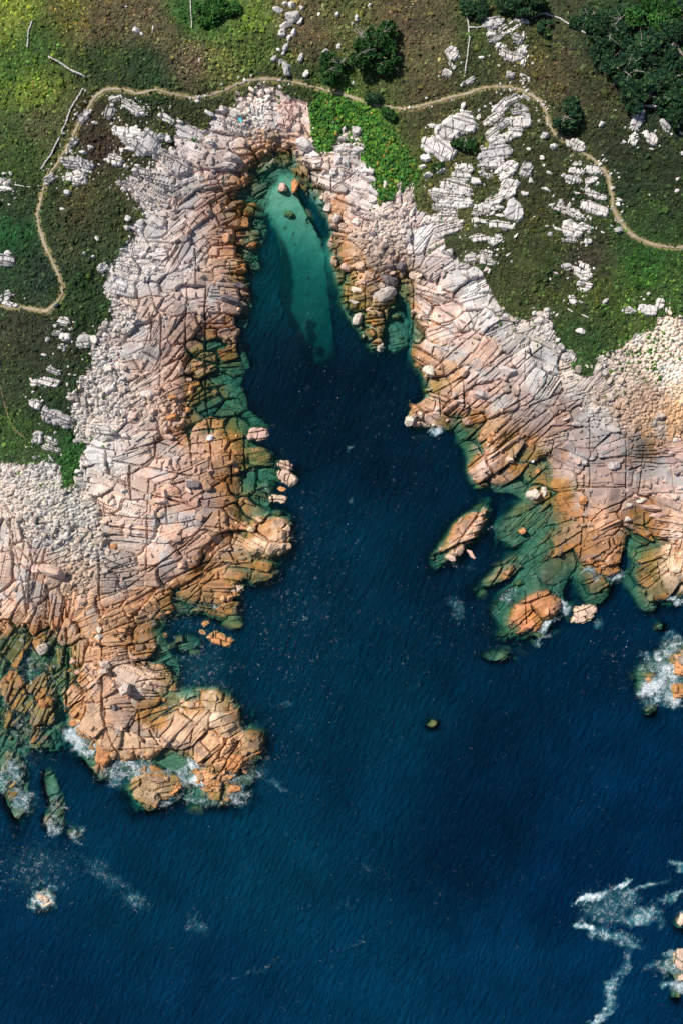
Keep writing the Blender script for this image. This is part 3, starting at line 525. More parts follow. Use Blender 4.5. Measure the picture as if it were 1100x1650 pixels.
glint_fk = node(ns, 'ShaderNodeTexNoise'); glint_fk.inputs['Scale'].default_value = 3.4; glint_fk.inputs['Detail'].default_value = 2; ls.new(geo.outputs['Position'], glint_fk.inputs['Vector'])  # white specks painted for sun glints as well as small foam
a2 = node(ns, 'ShaderNodeMath', operation='MULTIPLY_ADD'); ls.new(fo.outputs['Fac'], a2.inputs[0]); a2.inputs[1].default_value = .22; ls.new(glint_fk.outputs[0], a2.inputs[2])
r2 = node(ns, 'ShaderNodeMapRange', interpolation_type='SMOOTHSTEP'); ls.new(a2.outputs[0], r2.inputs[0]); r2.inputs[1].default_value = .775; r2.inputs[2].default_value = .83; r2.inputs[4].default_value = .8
sfa = node(ns, 'ShaderNodeMath', operation='MULTIPLY_ADD'); ls.new(fn.outputs[0], sfa.inputs[0]); sfa.inputs[1].default_value = 1.6; ls.new(fo.outputs['Fac'], sfa.inputs[2])
r3 = node(ns, 'ShaderNodeMapRange', interpolation_type='SMOOTHSTEP'); ls.new(sfa.outputs[0], r3.inputs[0]); r3.inputs[1].default_value = 1.12; r3.inputs[2].default_value = 2.1; r3.inputs[4].default_value = .55
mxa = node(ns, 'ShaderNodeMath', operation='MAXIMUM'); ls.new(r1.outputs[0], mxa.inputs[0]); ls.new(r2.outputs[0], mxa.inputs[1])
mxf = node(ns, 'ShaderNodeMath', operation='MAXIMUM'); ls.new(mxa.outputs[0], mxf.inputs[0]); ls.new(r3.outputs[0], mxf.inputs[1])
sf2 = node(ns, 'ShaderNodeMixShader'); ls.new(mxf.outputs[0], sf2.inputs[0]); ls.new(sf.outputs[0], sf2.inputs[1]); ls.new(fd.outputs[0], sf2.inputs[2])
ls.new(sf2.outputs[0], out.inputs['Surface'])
va = node(ns, 'ShaderNodeVolumeAbsorption'); va.inputs['Color'].default_value = (0.12, 0.785, 0.83, 1); va.inputs['Density'].default_value = .60
ls.new(va.outputs[0], out.inputs['Volume'])
WS = 2.5
SX_, SY_ = grid(WS)
sw = (SX_-550)*S; sh = (825-SY_)*S
def waves(x, y):
    c, s = math.cos(math.radians(25)), math.sin(math.radians(25))
    u = x*c-y*s; v = x*s+y*c
    return 0.07*fbm(u*1.0, v*0.42, 2.4, 201, 2)+0.22*fbm(u, v*.5, 8, 205, 2)+.45*fbm(u, v*.28, 14, 207, 2)
wz_ = waves(sw, sh)
foam_glint = np.zeros(SX_.shape); fwx = 1.8*fbm(SX_, SY_, 24, 213, 4, .7); fwy = 1.8*fbm(SX_, SY_, 24, 214, 4, .7); fwr = fbm(SX_, SY_, 13, 211, 4, .7)
for (hx, hy, L, W, a, st_) in FOAM_GLINT:
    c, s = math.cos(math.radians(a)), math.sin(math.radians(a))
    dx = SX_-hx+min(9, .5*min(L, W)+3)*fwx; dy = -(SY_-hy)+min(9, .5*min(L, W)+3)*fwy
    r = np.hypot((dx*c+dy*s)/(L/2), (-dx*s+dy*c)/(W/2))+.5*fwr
    foam_glint = np.maximum(foam_glint, st_*np.clip(1.3-r, 0, 1)**.7)
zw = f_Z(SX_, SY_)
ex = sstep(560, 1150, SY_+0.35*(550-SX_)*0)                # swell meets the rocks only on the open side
foam_glint = np.maximum(foam_glint, ex*.42*sstep(-0.6, -0.05, zw)*sstep(.5, .1, zw))
foam_glint = np.clip(foam_glint, 0, 1.4)
bmix = idw(np.array([(480,400),(560,700),(500,620),(620,760),(560,950),(450,1100),(620,1150),(760,1000),(850,1130),(780,1320),(745,1345),(810,1290),(620,1300),(450,1400),(200,1450),(100,1580),(350,1600),(600,1560),(800,1560),(950,1250),(1050,1300),(900,1420),(1000,1600),(330,1060),(1000,1040),(560,850)], float),
  np.array([lin(c) for c in [(0,60,70),(2,28,46),(2,26,44),(2,30,50),(3,42,64),(2,46,70),(4,50,74),(2,34,56),(0,38,64),(0,30,56),(0,30,56),(0,31,58),(2,46,74),(4,54,80),(2,50,78),(0,42,74),(2,46,78),(2,54,86),(2,50,84),(0,44,78),(0,40,74),(0,38,72),(0,48,84),(0,46,68),(0,38,64),(2,42,64)]]), SX_, SY_, 1.8, 2600.)
bmix = bmix*(1+.35*fbm(SX_, SY_, 55, 221, 4)[..., None])*np.array([.3, .86, .80])
dep = 0.95*(1-np.exp(-(np.clip(-zw-0.5, 0, None)/3.8)**2.0))
aer = sstep(.12, .8, foam_glint)[..., None]
bmix = bmix*(1-.7*aer)+.7*aer*lin((70, 150, 160))
dep = np.maximum(dep, .55*aer[..., 0]*(zw < -.1))
ny, nx = SX_.shape
top = np.stack([sw, sh, wz_], -1).reshape(-1, 3); V = list(top)
nb = len(top); border = np.concatenate([np.arange(nx), np.arange(1, ny)*nx+nx-1, (ny-1)*nx+np.arange(nx-2, -1, -1), np.arange(ny-2, 0, -1)*nx])
low = top[border].copy(); low[:, 2] = -16
F = grid_faces(ny, nx); k = len(border); j = (np.arange(k)+1) % k
F2 = np.stack([border, border[j], nb+j, nb+np.arange(k)], -1)
Vall = np.concatenate([top, low, [[0, 0, -16]]])
Fb = np.stack([nb+np.arange(k), nb+j, np.full(k, nb+k), np.full(k, nb+k)], -1)
pad = lambda a, v=0: np.concatenate([a.reshape(-1), np.full(k+1, v)])
cc = np.concatenate([bmix.reshape(-1, 3), np.full((k+1, 3), .02)])
me = bpy.data.meshes.new('sea')
faces = np.concatenate([F, F2]); 
nf4 = len(faces); tri = np.stack([nb+j, nb+np.arange(k), np.full(k, nb+k)], -1)[:, ::-1]
me.vertices.add(len(Vall)); me.vertices.foreach_set('co', Vall.astype(np.float32).ravel())
loops = np.concatenate([faces.ravel(), tri.ravel()]).astype(np.int32)
me.loops.add(len(loops)); me.loops.foreach_set('vertex_index', loops)
me.polygons.add(nf4+k)
me.polygons.foreach_set('loop_start', np.concatenate([np.arange(nf4)*4, nf4*4+np.arange(k)*3]).astype(np.int32))
me.polygons.foreach_set('loop_total', np.concatenate([np.full(nf4, 4), np.full(k, 3)]).astype(np.int32))
me.polygons.foreach_set('use_smooth', np.concatenate([np.ones(len(F), bool), np.zeros(2*k, bool)]))
a = me.attributes.new('Col', 'FLOAT_COLOR', 'POINT'); a.data.foreach_set('color', np.concatenate([cc, np.ones((len(Vall), 1))], 1).astype(np.float32).ravel())
for n_, v_ in (('foam_glint', pad(foam_glint)), ('depth', pad(dep))):
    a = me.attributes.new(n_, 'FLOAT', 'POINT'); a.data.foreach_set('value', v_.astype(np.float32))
me.materials.append(wm); me.update(calc_edges=True)
import bmesh
bm_ = bmesh.new(); bm_.from_mesh(me); bmesh.ops.recalc_face_normals(bm_, faces=bm_.faces); bm_.to_mesh(me); bm_.free()
link('sea', me, kind='structure')
#PART2
# ---------------------------------------------------------------- stones, outcrops, plants: shared builders
def ico(sub):
    bm = bmesh.new(); bmesh.ops.create_icosphere(bm, subdivisions=sub, radius=1.0)
    V = np.array([v.co[:] for v in bm.verts]); F = np.array([[v.index for v in f.verts] for f in bm.faces]); bm.free()
    return V, F
ICO = {k: ico(k) for k in (1, 2, 3, 4)}
def surf(px, py): return f_Z(px, py)
f_Zs = Field(f_Z.a, ST)
def spot(px, py):
    x, y = world(px, py); return float(x), float(y)
ROOT = {}
def stone_shape(sub, L, W, H, seed, boxy=3.2, cuts=7):
    r = np.random.default_rng(seed)
    V, F = ICO[sub]; V = V.copy()
    V = V/((np.abs(V)**boxy).sum(1)**(1/boxy))[:, None]
    for _ in range(cuts):
        n = r.normal(size=3); n[2] = abs(n[2])*.8; n /= np.linalg.norm(n)
        d = r.uniform(.62, .98); k = V@n-d; V = V-np.clip(k, 0, None)[:, None]*n
    if r.random() < .6:                                     # a split or a step across the top
        a = r.uniform(0, math.pi); c = V[:, 0]*math.cos(a)+V[:, 1]*math.sin(a)-r.uniform(-.35, .35)
        V[:, 2] -= (V[:, 2] > 0)*.26*np.exp(-(c/.06)**2)+(c > 0)*(V[:, 2] > 0)*r.uniform(0, .2)
    ph = r.uniform(0, 6, 6)
    for q, (f, am) in enumerate(((2.1, .06), (4.3, .035), (8.7, .02))):
        V = V*(1+am*np.sin(f*V[:, [0]]*1.3+ph[q]+f*V[:, [1]]+1.7*f*V[:, [2]]+ph[q+3]*2*V[:, [0]]))
    nn_ = fbm(V[:, 0]*10+seed*3, V[:, 1]*10+V[:, 2]*13, 4.5, 341, 3); V = V*(1+.085*nn_[:, None])
    V = V+r.normal(0, .010, V.shape)
    return V*np.array([L/2, W/2, H]), F
def tilt(V, ang, tx, ty):
    c, s = math.cos(ang), math.sin(ang)
    V = V.copy(); V[:, 2] += V[:, 0]*tx+V[:, 1]*ty
    x = V[:, 0]*c-V[:, 1]*s; y = V[:, 0]*s+V[:, 1]*c; V[:, 0] = x; V[:, 1] = y
    return V
def rockcol(V, base, r, weedy=0.0):
    n = fbm(V[:, 0]*10+r*31, V[:, 1]*10+V[:, 2]*7, 9, 301, 3)
    return np.clip(base*(1+.22*n[:, None]), .01, .9)
def boulder(px, py, L, W, ang, base, sink=.35, hf=None, seed=0, sub=3, under=0.0, parent=None, name='boulder'):
    """one loose rock, sizes in photograph pixels"""
    x, y = spot(px, py); g = float(surf(px, py)); Lm, Wm = L*S, W*S
    r = np.random.default_rng(seed+900)
    if under is not None and under < 0 or (g < -.9 and under is not None):       # stands on the sea bed
        topz = under if under < 0 else r.uniform(.35, .8)
        H = max(topz-g+.4, .5); V, F = stone_shape(sub, Lm*1.08, Wm*1.08, H, seed, 4.0, 5); z0 = g-.4
        V[:, :2] *= (1+.25*np.clip(-(V[:, 2]/H), -1, 1))[:, None]
        V = tilt(V, math.radians(ang), 0, 0)
        V[:, 2] += z0
        wet = np.clip((V[:, 2]+.1)/.5, 0, 1)[:, None]
        C_ = rockcol(V, base, seed)*wet+(1-wet)*lin((120, 120, 72))*.8
        V[:, 2] -= g
        me = mesh_np(name, V, F, M_rock, C_, smooth=True)
        return me, (x, y, g)
    H = (hf or r.uniform(.42, .66))*min(Lm, Wm)
    V, F = stone_shape(sub, Lm*1.05, Wm*1.05, H*1.1, seed, r.uniform(3, 5), int(r.integers(8, 14)))
    V = tilt(V, math.radians(ang), r.normal(0, .06), r.normal(0, .06))
    V[:, 2] += H*(1-2*sink)*.5
    return mesh_np(name, V, F, M_rock, rockcol(V, base, seed), smooth=False), (x, y, g)
def outcrop(px, py, L, W, ang, base, seed, height=None, jang=None, name='rock_outcrop', sea=None):
    """a low jointed mass of granite breaking through the heath"""
    r = np.random.default_rng(seed+4000)
    f_ = 1.12 if (680 < px < 860 and 180 < py < 420) else 1.22 if (px < 290 and py < 330) else 1.1; L *= 1.1*f_; W *= 1.13*f_; step = .9; n = int(max(L, W)*.72/step)+3
    gx, gy = np.meshgrid(np.arange(-n, n+1)*step, np.arange(-n, n+1)*step)   # local px, y up
    a = math.radians(ang); c, s = math.cos(a), math.sin(a)
    wxx = gx+2.2*fbm(gx+px, gy+py, 13, 311, 3); wyy = gy+2.2*fbm(gx+px, gy+py, 13, 312, 3)
    u = wxx*c+wyy*s; v = -wxx*s+wyy*c
    p = 2.6
    rr = ((abs(u)/(L/2))**p+(abs(v)/(W/2))**p)**(1/p)+.34*fbm(gx+px*3, gy+py*2, max(7, min(L, W)*.45), 313+seed % 7, 3)
    ja = math.radians(jang if jang is not None else ang+r.normal(0, 8)); cj, sj = math.cos(ja), math.sin(ja)
    uu = gx*cj+gy*sj; vv = -gx*sj+gy*cj
    bw = float(np.clip(min(L, W)*.30, 5, 12))*r.uniform(.8, 1.2)*(1 if sea is None else 1.9); bl = bw*r.uniform(1.6, 2.8)
    vq = vv/bw+r.uniform(0, 9); vq = vq+.3*np.sin(vq*2.1); kq = np.floor(vq); fq = vq-kq; dv = np.minimum(fq, 1-fq)*bw
    uq = (uu+.3*vv)/(bl*(.6+.8*hsh(kq, seed, 1)))+5*hsh(kq, seed, 2); mq = np.floor(uq); gq = uq-mq; du = np.minimum(gq, 1-gq)*bl*.8
    gap = np.minimum(np.where(hsh(np.round(vq), seed, 7) > .38, dv, 9), np.where(hsh(np.round(uq), kq, 8) > .35, du, 9))
    gap = np.minimum(gap, abs(vnoise(gx+px+4*vnoise(gx, gy, 15, 9), gy+py, max(14, min(L, W)*.5), 319+seed % 9))*22)
    hm = height or np.clip(.30+.013*min(L, W), .32, .9)
    edge = 1-rr
    prof = np.clip(edge/.22, -2, 1); prof = np.where(prof > 0, prof**.6, prof*1.4)
    h = hm*prof+(hsh(kq, mq, seed)-.5)*.26*sstep(0, 1, gap)-.50*(1-sstep(.1, 1.25, gap))+.14*fbm(gx+px, gy+py, 8, 315, 3)
    gz = surf(px+gx, py-gy)
    if sea is not None:
        hm = min(1.1, .5+.02*min(L, W)); gz = np.full(gx.shape, sea-hm-.1); h = np.where(edge < 0, h+edge*3.5, h)
        h = hm*np.where(edge > 0, np.clip(edge/.3, 0, 1)**.6, edge*9)+(hsh(kq, mq, seed)-.5)*.5-.65*(1-sstep(.1, 1.5, gap))+.2*fbm(gx+px, gy+py, 8, 315, 3)
    z = gz+h
    keep = h > (-.35 if sea is None else -3.2)
    z = np.where(keep, z, gz-(.5 if sea is None else 3.6))
    x0, y0 = spot(px, py); k = S*(HC-float(f_M(px, py)))/HC; g0 = float(surf(px, py)) if sea is None else 0.0
    if sea is not None: x0, y0 = (px-550)*S, (825-py)*S; k = S
    V = np.stack([gx*k, gy*k, z-g0], -1).reshape(-1, 3)
    F = grid_faces(*gx.shape)[:, ::-1]; kf = keep.reshape(-1)[F].any(1); F = F[kf]
    used = np.unique(F); mp_ = np.full(len(V), -1); mp_[used] = np.arange(len(used)); 
    if sea is not None:
        wt = sstep(-.15, .35, z+.15*fbm(gx+px, gy+py, 5, 351, 3)).reshape(-1, 1)[:, :1]; base = base*wt+(1-wt)*WEED*.9
    C_ = base*(1+(.16*(hsh(kq+1, mq, seed)-.5)).reshape(-1, 1)+.16*fbm(gx+px, gy+py, 9, 317, 3).reshape(-1, 1))
    return mesh_np(name, V[used], mp_[F], M_rock, np.clip(C_[used], .02, .9)), (x0, y0, g0)

GREY, WHITE, PINK, ORNG, DARK, WEED, CREAM = [lin(c)*.80 for c in ((196,192,190),(224,218,212),(220,184,168),(206,146,98),(122,112,112),(140,138,92),(222,208,190))]
NAMEC = {'g': (GREY, 'grey'), 'w': (WHITE, 'whitish'), 'p': (PINK, 'pinkish'), 'o': (ORNG, 'orange-brown'), 'd': (DARK, 'dark grey'), 'u': (WEED, 'weedy green'), 'c': (CREAM, 'pale cream')}
# loose rocks and outcrops, read off the photograph: crop origin, zoom, (x, y, length, width, angle, colour)
OUT, BOU, SEA = [], [], []
def add(lst, ox, oy, sc, rows):
    for r in rows:
        x, y, L, W, a, c = r[:6]; lst.append((ox+x/sc, oy+y/sc, L/sc, W/sc, a, c)+tuple(r[6:]))
Z_ = 2.75
add(OUT, 700, 0, Z_, [(250,105,85,45,10,'g'),(250,150,38,26,0,'w'),(300,125,50,16,40,'w'),(345,92,50,14,30,'w'),(345,130,70,16,30,'w'),(270,172,70,24,30,'g'),(385,95,60,20,-10,'w'),(365,175,45,48,60,'g'),(395,155,40,13,90,'w'),(290,203,36,22,0,'w'),
 (335,248,82,40,-10,'w'),(385,225,46,35,80,'w'),(390,275,36,24,80,'w'),(335,332,36,30,0,'w'),(385,358,28,14,0,'w'),(75,240,60,46,-60,'w'),(70,290,28,14,-40,'w'),(52,330,44,28,-25,'w'),(148,365,66,25,30,'w'),
 (95,560,165,84,22,'w',-14),(30,662,140,66,-28,'w',-35),(340,440,66,38,20,'w'),(290,478,64,42,40,'w'),(260,525,92,36,35,'w'),(380,472,52,22,-10,'g'),(365,500,62,26,-5,'g'),(372,545,104,44,-5,'w'),(300,550,60,34,30,'g'),(355,590,62,36,-15,'w'),
 (255,595,62,34,30,'w'),(290,617,92,44,15,'w'),(268,675,130,58,5,'g',8),(215,705,46,40,40,'g'),(250,725,90,36,10,'w'),(125,750,72,34,-5,'w'),(118,790,84,34,-8,'w'),(320,755,92,52,38,'w'),(405,755,60,50,60,'g'),(222,775,58,26,-20,'w'),
 (325,840,84,60,60,'w'),(95,832,122,48,-15,'w',-18),(62,868,150,46,-8,'w',-8),(98,898,128,40,-6,'w',-6),(40,922,90,34,-5,'w',-4),(265,890,76,40,20,'w'),(245,916,112,24,-5,'w'),(205,942,72,24,0,'w'),(350,935,80,64,88,'g',84),(205,980,84,20,-3,'w'),(290,998,112,30,-10,'w'),(45,965,110,46,8,'w'),(60,1010,110,52,15,'w'),
 (200,1055,82,28,0,'w'),(268,1062,50,40,30,'w'),(630,727,40,22,0,'w'),(622,764,62,28,-10,'w'),(612,800,62,34,-12,'w'),(703,757,62,30,-10,'w'),(690,800,52,28,20,'w'),(710,865,94,28,-22,'w'),(710,927,112,44,-20,'w'),
 (580,935,142,30,-22,'w'),(625,952,52,34,-40,'w'),(605,1018,74,56,-30,'w'),(665,1008,56,25,-20,'w'),(595,1066,62,20,-10,'w'),(877,620,58,34,80,'w'),(953,612,62,38,-35,'w'),(1018,560,66,30,-55,'g'),(895,520,100,46,78,'g'),(625,645,80,38,-28,'w'),
 (677,1070,32,24,0,'w'),(400,435,44,16,-20,'w')])
add(OUT, 700, 400, Z_, [(160,42,50,38,0,'w'),(228,25,50,28,-20,'w'),(222,56,84,30,-18,'w'),(583,82,46,26,0,'w'),(665,82,52,24,-30,'w'),(655,115,76,34,-25,'w'),(665,163,58,42,-20,'w'),(604,228,36,34,0,'w'),(860,278,52,30,-20,'w'),
 (945,276,78,40,-15,'w'),(995,245,42,34,70,'w'),(480,335,78,52,-40,'w'),(512,385,46,40,60,'w'),(575,470,100,48,-32,'g'),(745,495,50,34,-40,'w'),(495,285,44,24,70,'w')])
add(OUT, 0, 0, Z_, [(645,640,96,84,0,'g',-40),(708,682,84,44,-22,'g'),(580,600,112,48,-8,'w'),(582,634,52,24,0,'w'),(585,475,76,36,-30,'w'),(622,495,38,30,0,'w'),(490,500,50,38,80,'g'),(735,525,50,24,-30,'w'),(375,735,72,36,10,'g'),(320,720,72,46,-10,'g'),
 (345,778,92,36,20,'w'),(350,808,52,28,0,'w'),(220,795,52,32,30,'g'),(512,708,62,38,-10,'w'),(630,765,72,30,-25,'g'),(630,870,76,38,-32,'w'),(785,732,88,58,-28,'g',-28),(20,805,50,34,-30,'w'),(25,840,52,20,-10,'w'),(372,520,60,30,50,'g'),(325,635,50,26,50,'g'),
 (545,815,48,26,-15,'w'),(520,440,50,22,10,'w')])
add(OUT, 0, 400, Z_, [(18,55,80,48,0,'g'),(287,325,48,32,-10,'w'),(262,377,42,24,0,'w'),(293,393,44,30,0,'w'),(272,437,38,24,0,'w'),(372,410,62,54,20,'w'),(20,222,64,36,25,'g'),(45,246,70,26,-15,'w'),(240,545,58,24,-22,'w'),(225,595,82,38,-8,'w'),
 (160,597,38,28,0,'w'),(385,590,52,42,0,'w'),(157,690,48,38,-20,'w'),(260,755,140,56,-22,'g',-22),(170,842,56,36,80,'g'),(230,888,74,24,-15,'w'),(226,852,54,28,-22,'w'),(455,85,50,28,40,'w'),(450,818,112,58,-5,'w',-8)])
add(OUT, 350, 100, Z_, [(318,210,96,70,-35,'p',-40),(300,275,64,44,-20,'p'),(75,228,70,32,-18,'w'),(85,290,106,44,-18,'w',-18),(550,388,66,34,-10,'w'),(610,400,54,24,-10,'w')])
add(BOU, 700, 0, Z_, [(125,468,32,18,80,'w'),(197,490,12,12,0,'w'),(222,476,20,15,0,'w'),(196,518,30,20,80,'w'),(405,486,38,18,0,'g'),(406,513,36,22,-5,'g'),(185,806,50,32,-10,'w'),(255,945,28,22,0,'w'),(290,955,40,20,0,'w'),(425,802,24,18,80,'w'),(400,860,36,28,0,'w'),
 (205,257,28,12,0,'w'),(415,350,25,15,-60,'w'),(485,600,40,31,0,'g'),(523,651,32,26,-20,'w'),(415,663,20,15,0,'w'),(477,700,24,20,0,'w'),(483,735,15,13,0,'w'),(460,540,18,14,90,'g'),(570,778,26,20,0,'w'),(507,767,36,12,-20,'w'),(497,840,32,16,-40,'w'),(627,857,36,13,-15,'w'),
 (555,895,38,30,0,'g'),(592,910,24,17,80,'w'),(547,1018,42,12,-20,'w'),(510,1040,24,18,0,'w'),(812,1020,38,27,0,'g'),(740,1030,22,8,-20,'w'),(738,555,30,26,0,'w'),(838,632,18,16,0,'w'),(962,662,32,12,-10,'w'),(1070,508,35,14,-10,'g'),(1093,680,22,18,80,'g'),(1073,795,18,16,0,'w'),
 (1068,848,26,16,50,'w'),(793,372,17,16,0,'w'),(690,80,18,15,70,'w'),(720,40,18,13,0,'g'),(815,885,34,16,-20,'w'),(785,835,24,18,0,'w'),(-15,560,35,25,0,'w'),(360,1045,34,10,55,'w'),(437,965,20,8,50,'w'),(948,865,10,12,90,'w')])
add(BOU, 700, 400, Z_, [(208,648,60,40,-5,'g',.6),(145,765,50,34,-40,'p'),(325,545,74,50,-20,'g'),(305,575,50,26,-10,'p'),(635,945,32,27,0,'p'),(790,960,46,42,0,'g'),(665,952,26,20,0,'g'),(700,930,26,22,0,'g'),(735,922,24,18,0,'g'),(1000,745,38,35,0,'g'),(970,815,30,20,-20,'p'),(1065,850,46,22,-5,'c'),
 (258,822,27,26,0,'o'),(245,850,30,26,-20,'o'),(456,988,24,22,60,'o'),(433,948,18,12,0,'w'),(625,780,40,20,0,'g'),(757,233,32,20,40,'w'),(645,365,44,25,-18,'w'),(665,300,36,8,-25,'w'),(520,105,46,9,-25,'w'),(545,408,18,18,0,'w'),(340,58,20,10,-70,'w'),(325,28,28,8,35,'w'),
 (510,138,16,10,90,'w'),(650,240,16,10,-30,'w'),(540,295,22,6,50,'w'),(600,275,40,6,-35,'w'),(878,432,18,16,0,'w'),(955,518,18,14,0,'w'),(437,265,12,10,0,'w'),(705,90,12,14,0,'w'),(1022,275,22,12,80,'w'),(990,880,30,20,0,'p')])
add(BOU, 0, 0, Z_, [(716,612,36,40,90,'g'),(744,618,34,36,90,'w'),(510,570,30,24,0,'w'),(575,660,40,18,-10,'w'),(798,540,36,18,-10,'w'),(660,582,26,26,0,'w'),(930,508,46,27,-30,'g'),(990,490,26,28,90,'w'),(370,677,35,21,-10,'w'),(403,655,26,16,-10,'w'),(303,860,28,28,0,'w'),(277,926,30,12,-5,'w'),(308,928,16,12,0,'w'),
 (548,840,32,22,-15,'w'),(607,735,27,14,-10,'w'),(660,750,25,18,0,'w'),(565,970,34,27,0,'w'),(770,680,36,30,0,'g'),(808,688,40,36,0,'w'),(725,760,62,24,-28,'w'),(1045,505,66,34,-22,'w'),(1028,705,88,36,-8,'g'),(930,634,40,30,-5,'w'),(945,672,34,30,0,'w'),(18,770,20,16,0,'w'),(50,770,18,18,0,'w'),
 (44,908,14,12,0,'w'),(680,130,38,8,85,'w'),(605,140,34,22,-30,'w'),(630,155,22,16,-30,'w'),(430,1055,28,16,-60,'w'),(885,790,46,26,-40,'w'),(925,780,44,34,-30,'p'),(730,352,8,8,0,'w'),(632,348,8,6,0,'w'),(985,375,16,8,0,'w'),(885,268,20,6,90,'w'),(560,32,14,8,0,'w'),(420,545,26,14,0,'w')])
add(BOU, 365, 0, 2.973, [(248,50,46,31,-8,'w'),(283,22,30,20,0,'w'),(313,28,30,28,0,'w'),(360,40,26,24,0,'w'),(325,82,76,60,0,'g'),(350,106,40,24,60,'w'),(285,128,56,34,10,'w'),(267,160,40,34,80,'w'),(320,160,34,28,50,'w'),(298,186,34,28,60,'w'),(285,228,46,27,75,'g'),(250,241,24,20,0,'w'),(272,258,22,20,0,'w'),
 (230,285,36,29,60,'g'),(258,298,34,24,60,'g'),(290,333,62,38,-80,'g'),(355,283,46,24,55,'w'),(378,358,36,27,60,'w'),(442,68,23,17,40,'w'),(683,27,22,17,80,'w'),(626,92,32,26,80,'w'),(603,116,18,13,40,'w'),(530,76,34,20,50,'w'),(540,222,28,25,80,'w'),(474,248,36,20,50,'w'),(605,397,17,14,80,'g'),
 (565,610,44,26,60,'w'),(622,632,52,46,-20,'g'),(550,660,40,20,0,'w'),(550,718,66,38,-12,'g'),(610,735,44,20,-10,'g'),(635,718,50,28,-20,'w'),(570,692,60,18,-5,'w'),(532,768,55,34,80,'g'),(571,780,54,34,-75,'w'),(515,820,46,46,0,'g'),(615,810,45,26,-20,'w'),(630,775,66,34,-20,'g'),(680,825,60,36,-10,'w'),(690,860,56,28,-10,'w'),(548,822,50,22,-70,'g'),
 (382,695,88,60,-12,'g'),(295,468,26,24,0,'g'),(235,516,24,24,0,'g'),(207,462,26,22,0,'w'),(255,418,22,18,0,'w'),(340,572,40,26,70,'p')])
add(BOU, 350, 100, Z_, [(245,440,34,24,60,'p'),(570,912,42,35,-5,'p'),(635,903,44,32,0,'p'),(677,941,66,42,-8,'p'),(648,972,52,28,-10,'p'),(757,965,76,56,-30,'d'),(810,905,52,46,0,'d'),(738,1030,110,58,18,'g'),(505,806,38,28,-8,'p'),(490,637,48,36,60,'g'),(530,700,36,26,20,'g'),(556,725,40,30,-10,'p'),(585,748,36,24,-10,'p'),(600,770,34,24,0,'p'),
 (770,905,34,30,0,'d'),(618,708,50,34,-20,'w'),(1000,832,26,32,0,'w'),(1030,845,36,36,0,'w'),(965,480,44,26,0,'w'),(905,465,32,28,0,'w'),(935,500,46,28,-10,'w'),(925,430,52,34,0,'w'),(985,482,42,24,10,'w'),(1050,285,50,20,0,'w'),(975,285,30,18,0,'w'),(50,460,70,30,-10,'g'),(870,655,60,20,55,'w'),(690,760,40,26,50,'d'),(300,365,50,30,0,'p')])
add(BOU, 0, 400, Z_, [(40,23,36,22,0,'w'),(376,25,20,17,0,'w'),(412,37,18,14,0,'w'),(447,80,30,28,0,'w'),(40,190,26,12,10,'w'),(213,405,24,19,80,'w'),(198,472,23,14,0,'w'),(155,927,22,17,0,'g'),(745,836,42,34,0,'p'),(748,950,50,32,70,'p'),(865,1052,62,44,-20,'d'),(860,985,36,18,80,'p'),(885,982,36,17,80,'p'),(927,985,46,36,55,'p'),
 (835,1030,36,22,0,'g'),(955,640,38,27,20,'o'),(1050,162,60,28,-8,'d'),(1010,224,102,38,-6,'d'),(930,170,40,28,30,'g'),(590,745,50,34,60,'p'),(655,645,92,30,12,'w'),(605,478,32,28,0,'w'),(545,575,30,22,0,'w'),(675,727,40,26,60,'p'),(765,660,40,26,0,'o'),(760,750,50,32,0,'o'),(850,620,34,22,70,'o'),(830,718,40,28,60,'o'),(850,687,34,18,70,'o'),(550,1075,30,26,0,'w')])
add(BOU, 0, 750, Z_, [(240,470,106,56,-14,'p'),(190,811,52,50,20,'c'),(187,870,58,50,70,'o'),(155,462,44,40,0,'p'),(310,686,32,30,0,'p'),(440,728,34,30,80,'c'),(443,758,32,22,0,'c'),(415,918,48,32,-10,'p'),(414,886,40,24,0,'p'),(463,882,46,38,0,'g'),(465,908,40,20,0,'g'),(553,988,46,46,0,'g',.9),(505,1078,46,30,0,'d'),(660,140,34,30,90,'w'),(728,125,50,28,-60,'p'),(715,158,76,25,5,'p'),
 (745,648,33,27,20,'o'),(618,640,42,18,-35,'o'),(300,278,40,30,0,'g'),(288,320,60,34,0,'g'),(570,292,30,28,0,'p'),(500,362,38,26,15,'o'),(940,348,34,22,80,'o'),(960,360,22,18,0,'o'),(610,298,50,16,-5,'w'),(135,372,36,30,0,'g'),(285,118,30,24,0,'g'),(385,146,62,34,-8,'c'),(905,315,28,22,-10,'p'),(370,602,44,26,30,'p'),(350,625,40,24,50,'p'),(325,868,40,22,30,'p'),(340,922,36,22,0,'p')])
add(BOU, 350, 450, Z_, [(940,405,54,42,-50,'c'),(937,485,54,24,22,'c'),(855,625,60,44,18,'c'),(868,560,44,22,-25,'o'),(893,375,40,26,0,'o'),(620,180,60,42,80,'c'),(650,246,38,36,0,'c'),(722,298,44,38,60,'c'),(700,215,60,26,-30,'p'),(690,140,64,36,-25,'p'),(605,100,50,22,-10,'c'),(620,48,60,22,-12,'c')])
add(BOU, 700, 750, Z_, [(435,130,66,56,-15,'c'),(484,117,52,26,80,'c'),(912,155,48,22,32,'c'),(862,175,30,20,-10,'c'),(848,238,30,22,0,'c'),(650,155,40,32,70,'o'),(885,293,27,18,-20,'o'),(950,185,100,30,-8,'p'),(985,222,70,24,5,'p'),(680,420,40,34,0,'o')])
add(BOU, 0, 1000, 2.444, [(290,160,34,30,30,'p'),(175,325,30,44,60,'o'),(410,170,30,24,0,'d'),(385,235,24,18,0,'p')])
